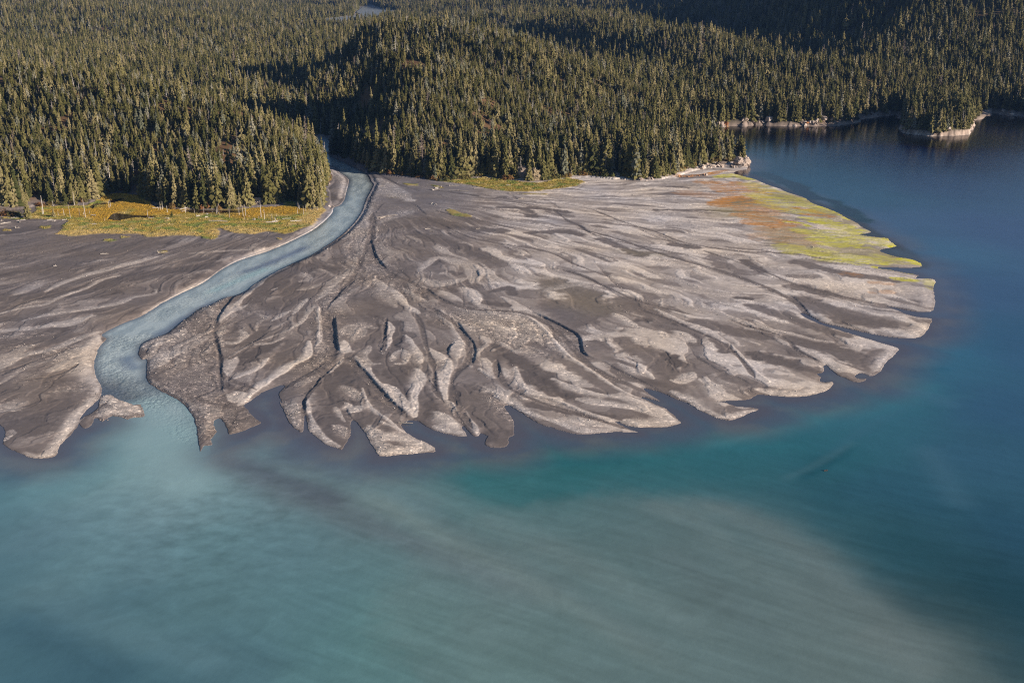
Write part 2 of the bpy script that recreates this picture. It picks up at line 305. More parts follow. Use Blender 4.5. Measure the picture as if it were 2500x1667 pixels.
# (path, half width m, lift m, lightness 0..1, coarseness)
BARS = [l.split('|') for l in """
A:2130,30 2080,100 1980,170 1850,240 1650,310 1500,370 1400,440 1280,500 1100,590 920,690|3|.35|.78|.3
A:300,560 400,510 550,460 700,420 900,370 1000,345|4.5|.25|.75|.3
A:0,700 150,665 300,640 400,590 550,540 650,490 770,460|3|.3|.72|.3
A:-150,820 0,810 100,800 200,795 300,780 450,750 600,715|4|.3|.72|.4
A:150,745 300,710 450,690 600,665 750,640 850,600 980,578 1000,550|3.5|.3|.72|.5
A:100,580 200,540 270,515|5|.15|.6|.2
A:1210,325 1400,310 1600,300|3|.2|.62|.3
A:-100,1090 0,1040 100,980 200,950 350,920 450,880 550,840 640,810|4|.35|.74|.5
A:0,1140 150,1050 300,1000 450,950|3|.2|.55|.5
E:1050,260 960,400 930,520 950,650 1000,760 1010,850|9|.4|.8|.3
E:990,930 880,1040 790,1150 690,1280 610,1400 540,1500 380,1535 250,1510|4|.5|.85|.5
E:600,850 800,800 900,850|6|.1|.5|.7
E:0,1000 80,1010 160,1040|7|.2|.65|.6
E:20,1370 80,1300 120,1260|4|.2|.7|.8
E:540,640 640,600 700,540|4|.2|.7|.3
E:400,170 560,160 720,150 880,100 980,50|4|.3|.78|.3
E:1070,960 1130,910 1250,960 1400,1020 1500,1060|7|.35|.85|.8
E:1080,1100 1200,1040 1350,1080|6|.25|.8|.8
E:1520,400 1650,330 1800,330|8|.3|.72|.9
E:1900,440 1700,500 1640,600|8|.2|.75|.8
E:1950,200 1800,330|7|.2|.6|.9
F:30,520 200,420 330,330|5|.1|.6|.9
F:980,60 800,130 680,220 560,330 430,460 330,560 240,650|3.2|.45|.78|.3
F:550,460 450,510 350,560 250,630|2|.2|.75|.2
F:1190,850 1195,960 1140,1030 1000,1090 880,1180 760,1260 640,1340 560,1420 470,1500|3.2|.8|.97|.25
F:760,1030 680,1110 600,1160 480,1210 380,1250 330,1270|2.6|.5|.9|.2
F:400,1010 360,1100 310,1200 300,1250|4|.35|.75|.4
F:350,1010 500,925 620,885 780,870 950,800|1.8|.4|.72|.4
F:700,840 850,780 1000,730|1.2|.3|.65|.4
F:1300,490 1305,600 1315,720 1310,850 1270,890|1.6|.6|.92|.3
F:1180,400 1090,490 1030,560|2.4|.3|.78|.6
F:1000,530 900,580 790,640|2.2|.35|.75|.6
F:1250,480 1180,560 1120,640 1050,690 980,740|2|.3|.75|.6
F:790,730 880,680 1000,620|1.6|.3|.6|.6
F:640,560 720,600 650,660 640,740|2.5|.3|.55|.7
F:300,860 380,870 450,850 520,790 470,730|2.8|.3|.75|.5
F:290,690 250,800 280,900|2.4|.2|.6|.8
F:1120,130 1200,200 1100,220|4|.15|.6|.5
F:1080,310 1200,290 1320,250|3.5|.12|.6|.5
F:1300,90 1400,130 1500,180|3|.1|.55|.5
F:800,310 860,290|1.4|.1|.7|.2
F:420,1380 480,1450 350,1420|6|.4|.85|.6
F:1540,900 1590,950 1560,850|4|.4|.9|.3
F:1560,780 1650,700 1750,760 1650,850|5|.15|.6|.8
F:2040,650 2065,720 2050,820 2010,900 1985,980|2.8|.5|.82|.5
F:2150,350 2000,280 1900,200|4|.2|.7|.5
F:1620,140 1500,230 1380,330 1280,420|2|.25|.7|.6
G:1290,0 1350,70 1390,140 1430,200 1440,260|2.6|.55|.86|.4
G:1160,240 1200,170 1270,150 1310,210 1280,270 1190,270|3|.35|.75|.7
G:820,200 880,260 930,330 1050,470 1180,600 1280,680 1370,750|3.2|.4|.85|.5
G:950,110 900,190 940,270 1050,270|3.5|.25|.65|.7
G:1400,320 1430,400 1390,520 1370,640 1370,760|4.2|.5|.93|.4
G:1100,470 1180,530 1290,640|4|.2|.85|.6
G:1490,120 1600,190 1700,260 1690,340 1640,430 1640,530 1660,600|4.6|.75|.92|.4
G:1580,230 1640,280|4|.2|.65|.7
G:1690,620 1790,690 1880,770 1960,880 1985,930|2.8|.45|.8|.5
G:1590,730 1680,800 1780,880 1860,935|4.5|.4|.85|.6
G:1560,850 1700,910|3|.3|.85|.5
G:940,880 1000,980 1060,1100 1300,1090 1540,1070|6|.5|.88|.7
G:1060,960 1250,960 1400,1000 1500,1050|6|.3|.85|.6
G:1060,820 1200,870 1340,930 1460,1000 1560,1060|1.6|.4|.9|.4
G:880,500 930,640 1000,720 1130,800 1230,880|1.2|.35|.88|.3
G:345,600 345,700 380,800 420,900 500,980 640,1050|3.4|.5|.85|.6
G:730,640 780,700 830,690 760,730|4|.35|.85|.5
G:620,680 660,740 710,810|1.6|.2|.75|.6
G:690,480 780,540 850,610|4|.12|.65|.9
G:600,850 680,880 730,960|3|.15|.6|.9
G:130,620 180,740 270,880|3|.2|.62|.9
G:220,630 280,740 315,840|2.6|.2|.65|.9
G:250,480 360,430 450,380|3|.1|.55|.9
G:700,210 640,280 560,360|2|.3|.7|.7
B:720,680 780,760 840,840 875,900|2.4|.5|.9|.4
B:790,930 840,880 830,980|3.4|.4|.82|.4
B:420,560 500,640 580,700|3.6|.4|.88|.4
B:330,540 380,600 440,660|5|.15|.6|.5
B:480,540 560,590 640,630|2|.25|.68|.6
B:150,850 200,780 290,790|5|.15|.6|.8
B:580,440 620,400 700,350 800,370 890,400 930,450 920,510|5|.35|.72|.35
B:600,480 700,520 800,500 880,480|6|.2|.7|.4
B:720,560 800,600 860,630|3.5|.3|.8|.4
B:860,540 920,570 960,640|5|.4|.88|.4
B:820,660 1000,690 1200,710 1330,790 1420,880|6|.3|.68|.9
B:900,750 1050,830 1200,900 1400,960|6|.15|.55|.9
B:1060,780 1180,810|2|.3|.82|.5
B:1100,880 1220,960|1.8|.2|.78|.4
B:1250,700 1340,760 1420,840 1500,930 1600,1010 1720,1090 1830,1160 1930,1210 2050,1240|1.3|.55|.97|.2
B:1000,990 1030,1040 1050,1100 970,1050|3.6|.4|.82|.4
B:1125,1050 1120,1110|3.6|.4|.8|.3
B:1195,1040 1210,1120 1290,1190 1400,1240 1550,1290 1700,1340 1850,1380 2050,1405|3.6|.5|.86|.5
B:1440,1110 1560,1170 1750,1215 1950,1235 2080,1290 2230,1380|3.6|.5|.9|.4
B:1600,1240 1800,1270 2000,1300 2100,1340|5|.3|.85|.5
B:1900,1370 2050,1390 2200,1380|5|.3|.88|.5
B:1060,1190 1160,1260 1300,1330 1500,1390 1650,1435 1850,1435|3.4|.5|.86|.6
B:1480,1360 1600,1380 1750,1400|4|.3|.82|.6
B:1000,1220 1100,1290 1180,1380|3|.1|.45|.9
B:1840,980 1950,1010 2030,1060 2080,1110|1.6|.35|.92|.3
B:1850,1010 1950,1060 2020,1090|3|.2|.75|.5
B:1630,870 1700,850 1750,870|4|.3|.85|.6
B:1720,810 1780,850 1810,875|3|.25|.75|.6
B:1830,700 1900,740 1970,785|3.6|.35|.88|.7
B:2120,810 2150,850|4.4|.35|.86|.5
B:2230,810 2290,850 2340,880|5.4|.4|.88|.5
B:1960,870 2000,895|2.4|.2|.82|.4
B:1955,970 1975,972|1.6|.2|.85|.2
B:2190,1120 2260,1130 2330,1080|4.4|.3|.84|.5
B:1400,560 1500,530 1620,520 1750,560|5|.15|.62|.4
B:1200,390 1400,420 1600,460|5|.2|.6|.5
B:1400,300 1550,310 1700,360 1770,375|4|.25|.75|.3
B:1640,140 1750,180 1900,220 2050,250|6|.15|.7|.3
B:950,400 1030,470|3|.4|.86|.3
C:0,930 150,1000 300,1050 400,1110 520,1200 600,1290 720,1390|2.6|.55|.94|.4
I:500,300 620,350 800,400|1.2|.2|.7|.3
I:750,890 900,915 1100,930 1250,900 1380,840|4.6|.4|.9|.5
I:0,905 150,985 280,1065 400,1122 520,1122 720,1065|3.2|.45|.88|.6
I:560,1035 660,1045|2|.2|.8|.4
I:1850,500 1970,540 1850,640 1780,720|5.5|.4|.85|.4
I:1500,445 1600,500 1720,530|4|.3|.9|.2
I:1580,480 1620,550|3|.2|.8|.2
I:1470,520 1530,530|1.6|.1|.7|.2
I:250,150 450,240 650,320 850,370 1050,410 1250,460 1400,480|3|.35|.78|.5
I:0,80 120,170 250,220 400,250|3|.2|.7|.5
I:1380,80 1650,200 1900,230 2150,260|3.4|.2|.74|.3
I:1850,385 2100,405 2210,320|6|.35|.84|.4
I:1980,270 2090,290|2.5|.2|.8|.2
I:1900,30 2100,20 2250,50 2240,160|10|.35|.8|.3
I:1400,40 1600,70 1800,90|6|.2|.74|.4
I:520,120 700,150 900,175 1050,210 1200,275|2.2|.3|.78|.4
I:0,10 200,50 400,80 600,80|5|.2|.74|.4
I:200,110 400,150 600,200|3|.2|.7|.5
I:240,800 340,850 430,855|2.4|.2|.82|.5
I:20,820 100,800 180,760|3.5|.25|.82|.4
I:480,440 520,445|2|.1|.8|.2
I:530,500 600,520|2|.1|.75|.3
I:640,370 740,365|1.6|.1|.75|.3
I:1130,60 1300,110|2|.15|.72|.3
I:800,80 900,110 970,140|2.4|.4|.88|.4
C:0,390 150,385 350,420|9|.2|.76|.3
C:0,455 200,495 450,520 800,555|6|.2|.74|.3
C:340,570 500,600 700,600|5|.2|.7|.4
C:0,330 200,330 400,330|5|.1|.66|.3
C:550,440 700,430 900,420|6|.1|.7|.2
C:700,650 850,690 1000,700|5|.15|.7|.3
C:1300,660 1400,680 1500,700|3|.2|.74|.2
C:400,720 520,770 620,800|2|.3|.75|.3
C:0,620 150,640 300,690|5|.15|.66|.5
C:0,700 150,750 350,820 550,830|4|.2|.7|.4
C:0,230 200,240 350,250|8|.05|.6|.2
C:0,140 150,130 300,130|8|.05|.6|.2
Q:0,700 500,680 900,680 1300,650|5|.05|.65|.2
O:1000,560 1300,600 1500,640|5|.1|.6|.5
O:700,430 1000,500 1200,520|8|.05|.55|.4
O:1500,520 1900,600 2300,640|10|.1|.62|.2
O:600,700 1000,720 1300,760|6|.1|.55|.7
O:900,830 1200,860 1500,900|5|.1|.55|.6
O:0,330 400,380 700,430|10|.05|.52|.6
N:1250,850 1450,1000 1650,1100|14|.2|.62|.8
N:1100,1150 1050,1350 900,1500|9|.2|.62|.9
N:1650,1110 1720,1130|6|.5|.8|.5
N:620,680 800,830 830,950 800,1080|7|.3|.62|.7
N:590,690 700,700|5|.3|.66|.5
N:1300,1400 1500,1320 1700,1250|8|.15|.55|.8
B:100,230 180,190 260,120|6|.2|.6|.8
B:200,330 300,160|5|.1|.55|.9
""".strip().split('\n')]
DARKS = [l.split('|') for l in """
A:1200,420 1350,400 1500,420 1300,470|9|.04
A:300,420 600,330 900,260|14|.14
A:0,300 400,240 900,210|18|.2
A:0,600 250,580 500,560|10|.12
A:600,530 800,480 1000,440 1150,430|8|.08
A:0,740 100,735|5|.12
A:0,880 200,870 450,840|6|.16
E:700,750 800,720 760,800|6|.06
E:300,1050 500,1000 700,1060|10|.14
E:150,1200 300,1180 400,1250|8|.12
E:350,450 600,330 800,280|5|.18
F:500,430 700,300 900,170 1100,60|9|.1
F:900,250 1000,400 800,480|8|.12
F:520,1000 700,930 850,850|4.6|.03
F:450,1080 600,1040|3|.03
F:1000,1040 950,1080|2.4|.06
F:1000,850 900,1000 780,1120|4|.16
F:350,900 500,880 620,800 700,700|3|.14
F:1250,100 1450,80|6|.1
F:1650,920 1800,850 1900,780|3.5|.18
F:2100,650 2120,780 2090,880|4|.07
F:1500,1150 1550,1250 1500,1350 1600,1450|8|.08
F:400,1370 300,1310|3|.05
G:560,420 600,560 700,600 560,800|9|.1
G:640,350 700,300 720,400|5|.08
G:520,900 620,950 700,1000 760,880|5|.14
G:1210,40 1220,100|3|.06
G:1160,360 1300,330 1280,480 1240,570|6.5|.08
G:870,380 950,500 1050,620 1180,700|5|.14
G:1480,640 1530,700 1500,760|4|.06
G:1100,880 1180,910 1230,930|3.5|.1
G:1800,730 1850,790 1920,880|2|.1
G:1460,350 1480,500 1440,650 1420,780|3.4|.17
G:1780,520 1900,600 2050,750 2150,850|9|.15
G:2080,960 2200,920 2250,1000|7|.1
G:900,760 1000,800 1100,830|5|.2
B:1160,960 1300,1060 1450,1150 1560,1220|5|.05
B:1250,1080 1350,1150 1450,1200|5|.07
B:1280,1270 1420,1300 1600,1330 1800,1350|3|.08
B:1300,900 1500,1000 1700,1110 1830,1180|5|.24
B:1060,900 1120,930|3|.06
B:1450,520 1600,570 1700,680 1500,650 1600,740|13|.19
B:1900,620 2050,700 2200,780 2300,830|9|.2
B:1980,740 2040,740|3|.08
B:2150,960 2230,1010|4|.07
B:1880,870 2000,950 2100,1020 2200,1080|7|.2
B:690,370 670,390|2.6|.12
B:790,440 830,450|2.6|.1
B:740,530 800,560|2.6|.1
B:1000,630 1070,640 1130,650|4|.08
B:1050,560 1150,540 1180,580|3|.1
B:550,200 700,240 900,300 1000,350|7|.12
B:600,120 750,150 1100,180|8|.14
B:1300,190 1500,180 1600,200|5|.12
B:1750,230 1900,290 2000,330|5|.15
I:560,100 680,110|2.6|.05
I:200,320 400,360 600,400 800,420|7|.17
I:700,170 900,240 1200,330 1500,420|6|.16
I:1100,440 1300,520 1550,600 1700,660|9|.15
I:1150,130 1350,200 1600,280 1800,320|10|.14
I:1680,640 1750,600 1800,560|4|.14
I:780,600 900,640 1000,660|6|.08
I:680,580 760,640|2.4|.04
I:350,430 400,480 450,560|4|.1
I:0,620 60,680|4|.06
I:20,330 60,330|3|.05
I:450,780 650,830|4|.22
I:800,880 900,890|2.6|.12
C:900,790 1100,830|7|.14
C:560,620 680,690|4|.08
C:100,520 250,540|5|.1
C:900,630 1200,700 1500,740|6|.2
C:0,300 300,300 700,310|3|.12
Q:1000,740 1300,760|4|.14
O:100,470 350,500 600,530|3|.1
O:900,680 1200,700 1300,790|5|.08
O:700,690 900,720|2.4|.08
O:1250,680 1500,700 1750,740|4|.12
O:1100,560 900,550|4|.1
N:1850,1350 2100,1400 2190,1450|7|.1
N:1300,1390 1500,1330|4|.1
N:640,1040 700,1110|4|.06
N:640,980 680,880|4|.08
K:1350,810 1700,750 1900,660|4|.12
M:-50,570 150,570 500,570 750,560|5|.08
M:0,720 300,700 700,680|8|.1
""".strip().split('\n')]
# banks: path | height m | high side in the photo (r,l,u,d) | reach of the low side | lightness of the rim
SCARPS = [l.split('|') for l in """
N:1200,880 1170,950 1120,1040 1090,1110 1060,1200 1010,1290 940,1380 850,1470 740,1560|1.3|r|3
A:2147,205 2080,250 2000,300 1900,345 1800,390 1700,440 1620,490 1560,540 1500,590 1440,660 1390,740 1372,790|2.0|r|5
A:1372,800 1375,850 1400,950 1410,1060 1415,1150 1430,1230|.8|r|4
E:1550,480 1545,600 1560,700 1640,770 1750,830 1870,890 1970,970 2040,1080 2080,1200 2100,1350 2125,1460|2.1|r|3
F:330,1030 500,920 640,840 780,740|.8|d|4
F:560,660 590,710 620,740|1|r|3
F:760,720 800,680|1|r|3
F:780,640 830,590|.6|r|3
F:1740,180 1650,240 1550,310 1480,400 1420,470 1390,540|1.0|r|5
F:1470,580 1480,700 1490,800 1500,900 1530,960|2.2|r|7
F:1300,490 1305,600 1315,720 1310,850|.6|l|8
F:1400,1050 1250,1150 1100,1230 980,1300 880,1390|.9|d|4
F:1550,1040 1420,1150 1320,1240 1250,1330 1180,1400 1150,1480 1150,1560|1.1|r|4
G:790,200 850,280 950,380 1030,480 1130,580 1220,670 1330,740|1.2|r|6
G:720,680 770,760 830,840 890,910 950,1000|1.1|r|4
G:340,590 325,680 340,780 360,870|1.0|r|3
G:930,500 960,570|.7|r|2
F:2025,620 2010,750 1990,860 1965,960|.8|r|3
G:1100,0 1075,80 1060,170|.7|r|3
B:280,230 290,280 320,350 380,420|1.5|r|6
B:620,530 700,590 780,630 860,650 980,672|1.1|u|4
B:985,640 1110,680 1300,690 1420,740|.7|u|4
B:1300,690 1420,740 1540,800 1600,840 1620,890 1625,930 1660,965 1740,990|1.9|r|7
B:1740,990 1850,1050 2000,1120 2150,1190|1.0|u|5
B:2150,1190 2350,1265|.7|u|3
B:820,740 870,810 920,870 945,930 935,1000 920,1040|1.4|r|6
B:815,880 775,920 770,960 800,995|1.1|r|3
B:780,1250 830,1330 880,1400 930,1460|.9|r|3
B:1085,1010 1098,1050 1085,1110|.9|r|3
B:1195,1060 1190,1110 1150,1160|.7|r|3
B:930,1040 1000,1080 1060,1120|.6|u|3
B:1000,1190 1150,1270 1270,1330 1350,1380|1.0|r|4
H:170,870 300,930 580,990 800,1060 1000,1140 1250,1230 1450,1300|1.0|u|5
B:950,430 970,470|1|r|3
B:680,1050 690,1150 700,1200|.8|r|3
B:150,970 80,1000|.4|d|3
H:1050,610 1200,700 1300,770 1420,850|.9|d|3
I:1460,290 1560,335 1660,370 1760,400|1.1|u|4
I:1000,60 1080,110 1160,190 1230,260|1.0|u|5
I:500,285 620,325 720,355|.8|u|4
I:1040,500 1080,540 1160,590 1280,640 1340,680|.8|u|4
I:490,490 540,540|.6|r|3
I:200,590 350,690 480,750 600,790 700,850|.7|u|4
I:660,875 690,900 740,930|.7|r|3
I:2100,320 2050,345|.5|d|3
I:1500,460 1530,500|.7|r|3
I:1700,140 1900,175|.5|u|3
B:1500,420 1620,460 1750,520 1850,580 1950,620|.9|u|4
B:1700,380 1800,490 1900,580|.5|l|4
B:1600,140 1680,190 1750,230|.7|u|3
B:1980,150 2100,210 2350,280|.7|u|4
B:930,250 1200,290 1400,320|.5|u|3
B:1700,340 1900,350|.4|u|3
C:0,450 150,510 300,540|.7|u|4
C:0,575 130,610 300,660 430,700 560,740 700,800 830,850|.9|u|4
C:600,660 700,710 850,760 1000,800 1100,830 1250,860 1400,890|.7|u|4
C:700,350 900,370 1050,420 1120,430|.5|u|3
C:0,330 200,310 500,320 700,345|.4|u|3
C:200,550 330,540 560,565 850,575 1000,610 1200,635 1400,640|.5|u|4
O:60,730 250,780 450,820 640,855 820,900|.8|u|4
O:110,510 200,560 400,600|.6|u|3
O:580,480 800,540 1000,570 1200,620 1500,670|.5|u|4
O:1420,560 1560,620 1660,680 1750,710|.7|u|4
O:1680,820 1800,870 1950,930 2000,950|.8|u|4
O:1690,620 1900,660 2170,720|.4|u|3
O:1060,520 1120,580|.5|u|3
O:1830,460 1930,400 2050,340|.5|u|3
N:1150,740 1300,800 1450,880 1540,920|1.3|u|5
N:1650,1150 1750,1180 1850,1270 1900,1310|1.0|u|5
N:1350,1160 1290,1220 1240,1300|.7|r|4
N:1990,1240 2190,1300|.5|u|3
A:270,560 400,490 600,430 780,420|.4|d|3
A:530,620 750,540 1000,480|.4|d|3
E:380,210 500,140 650,110|.6|d|3
E:0,700 100,640 200,600 300,570|.8|d|3
E:0,870 80,830|.8|d|3
E:420,780 600,720 720,650 820,580|.5|d|3
E:700,1040 850,980|.4|d|3
A:590,720 520,790 430,800|.3|d|3
""".strip().split('\n')]
CHANS = [l.split('|') for l in """
B:290,60 260,250 160,480 100,540 60,590 10,640|2.4|.17
F:1390,560 1400,700 1420,850 1450,980 1380,1080 1200,1180 1000,1290 900,1350|3.4|.2
G:700,190 790,260 900,380 1000,490 1100,600 1200,690 1300,770|2.6|.17
B:300,90 290,200 280,280 310,370 400,450 520,500 620,555 720,615 850,660 1000,682 1200,692 1350,735 1480,830 1560,910 1650,1010 1800,1100 2000,1180 2200,1255|2.6|.18
B:600,640 720,700 800,760 870,850 900,930 890,1010 820,1070 790,1160 840,1290 920,1420|2.4|.18
B:560,700 600,790 620,880 650,970 680,1060 690,1180 740,1260|2|.19
G:480,440 400,510 340,600 318,700 350,830|1.7|.18
H:60,560 50,640 90,740 160,850 300,940 550,1040 850,1130 1250,1250 1640,1350|2.2|.19
C:-400,300 -200,380 0,440 150,500 330,535 560,562 850,575 1200,625|1.8|.2
C:-500,420 -200,500 0,572 300,655 560,735 830,850 1000,980|2.4|.17
C:300,560 600,655 850,755 1100,825 1400,888|1.7|.18
I:-300,200 0,300 150,370 300,430 450,500 560,590 640,680 720,790|1.9|.19
I:600,330 860,400 1000,460 1080,540 1280,650|1.7|.19
O:60,725 250,775 450,815 640,850 820,895 1100,960|1.7|.2
O:100,470 350,500 700,560 1000,600 1200,640 1500,700 1750,735|1.8|.2
O:1560,700 1700,810 1800,865 1950,925|1.6|.2
N:1200,745 1330,810 1460,880 1560,930 1800,1000|1.9|.2
F:1990,980 2000,860 2000,740 2020,600|1.5|.19
A:1640,1180 1420,1090 1400,960 1370,830 1390,740|2.2|.2
F:260,1350 250,1180 250,1000 190,800|1.6|.19
F:600,880 480,960 330,1040|1.6|.18
A:0,690 250,600 480,540 780,430 1100,380|1.3|.14
A:0,580 300,470 700,370|1.4|.16
E:0,640 200,590 450,500 700,420|1.3|.18
E:200,740 500,700 720,630 830,560|1.3|.18
B:700,130 900,220 1150,270 1400,310 1600,400 1800,470|1.6|.18
B:1480,420 1620,460 1750,520 1900,590 2050,640 2300,700|1.9|.17
B:1600,140 1700,200 1850,240 2050,280 2300,330|1.6|.18
""".strip().split('\n')]
ALGAE = [l.split('|') for l in """
C:430,85 480,72 560,80 600,95|6|y|.9
C:330,120 500,150 700,180|9|o|.7
C:430,180 560,170 690,185|5|o|.9
C:200,190 330,200 450,220|10|o|.35
C:400,260 460,230 560,215|7|o|1
C:430,270 550,270 650,240|6|o|.8
C:560,330 680,310 780,290|7|o|.7
C:600,370 750,390 850,380|8|o|.8
C:450,150 560,200 640,280 700,350|13|o|.55
C:350,130 480,120 600,140|8|o|.7
C:620,130 760,190 900,230|9|y|.45
C:640,200 800,250 960,260|9|y|.6
C:700,240 900,300 1100,300|9|y|.5
C:890,280 1000,300 1120,335|4|o|.9
C:960,320 1050,330 1110,340|4|o|.9
C:1000,350 1100,380 1280,420|8|y|.75
C:1010,370 1060,380|4|y|1
C:1060,270 1150,300 1230,345|4|y|.75
C:830,370 930,380 980,400|2|y|.9
C:950,430 1100,440 1290,445|7|y|.7
C:1050,480 1250,480 1480,470|8|y|.8
C:1100,510 1300,520 1540,515|7|y|.7
C:1480,520 1540,515|3|y|1
C:700,470 850,480 950,500|10|o|.35
C:720,420 900,450|8|o|.35
C:850,540 1000,560 1200,590|10|y|.5
C:1000,570 1200,620 1400,625|7|y|.75
C:1100,600 1300,600 1550,610|9|y|.55
C:1580,605 1630,615 1685,635|3.4|y|1.3
C:1400,655 1500,670 1600,690 1690,695|2|y|1.2
C:1530,730 1640,740|3|y|.8
C:1200,700 1290,710|3|o|.4
C:1390,760 1490,765|3|o|.4
C:1400,820 1500,820|3|o|.4
C:1740,735 1780,800|3|y|.4
C:700,350 500,300 600,250|14|t|.6
C:1000,540 900,500 850,430|16|t|.6
C:1200,540 1350,560 1450,600|12|t|.7
C:800,200 1000,270 1200,370|12|t|.6
Q:1640,560 1750,540 1900,500|3|o|.9
Q:1430,580 1640,560|2.5|o|.8
Q:1200,590 1400,590|3|o|.7
B:1450,520 1600,600 1700,660|12|t|.14
B:1900,300 2100,330|6|t|.2
""".strip().split('\n')]

def compass(P, c):
    v = {'r': (1, 0), 'l': (-1, 0), 'u': (0, 1), 'd': (0, -1)}[c]
    t = P[-1] - P[0]
    s = -t[1] * v[0] + t[0] * v[1]
    return 1.0 if s > 0 else -1.0

POND = [pts(s, 3.2) for s in (
    "M:1480,520 1530,460 1580,445 1750,462 1900,475 2100,480 2120,492 1980,500 1860,500 1750,520 1650,535 1560,535",
    "M:1230,350 1300,310 1400,303 1490,305 1480,318 1380,325 1320,335 1280,350 1255,380",
    "M:1490,300 1480,275 1560,255 1680,240 1685,258 1600,285 1560,305",
    "K:290,400 420,392 560,402 700,405 820,402 950,403 1080,398 1040,435 950,440 800,440 650,438 500,445 380,440 310,420",
    "M:2080,330 2200,350 2330,365 2300,372 2150,368")]
MEADOW_L = pts("M:0,500 200,490 310,500 480,420 470,360 700,350 1000,345 1180,330 1330,270 1450,200 1590,178 1750,195 1900,225 2050,300 2120,350 2300,375 K:100,385 300,395 600,400 900,395 1060,390 1200,370 1500,355 1620,340 1650,300 1790,300 1850,350 2000,390 2200,380 2230,400 2190,440 2120,510 2060,590 1900,640 1780,690 1650,720 1500,700 1400,690 1250,725 1100,720 960,710 880,690 760,650 770,730 720,790 600,800 500,760 300,740 M:2000,760 1900,720 1600,720 1400,710 1100,740 950,750 740,720 860,640 820,600 920,550 860,530 480,520 300,525 0,515", 3.2)
MEADOW_R = pts("O:-60,285 100,290 330,296 560,275 720,272 950,290 1200,320 1370,325 1500,305 1650,275 1780,265 1900,280 1990,310 1900,360 1750,385 1550,410 1400,430 1250,442 1000,440 850,425 700,400 500,360 300,335 100,310 -60,298", 3.2)
TUFTS = [pts(s, 2.5) for s in (
    "M:1400,820 1440,795 1590,800 1600,815 1500,835", "M:40,690 60,668 150,670 150,690", "M:530,655 560,625 700,620 690,650 600,665",
    "O:200,690 240,670 330,700 530,760 530,780 420,775 300,760 230,730", "N:1560,870 1770,880 1780,905 1650,905", "N:1900,890 2000,895 2130,935 2050,930",
    "K:1560,790 1610,785 1610,805 1570,805", "O:1100,470 1300,475 1500,475 1480,490 1200,485", "M:1640,765 1780,760 1760,785 1650,785",
    "A:1000,295 1060,288 1070,298 1030,304")]

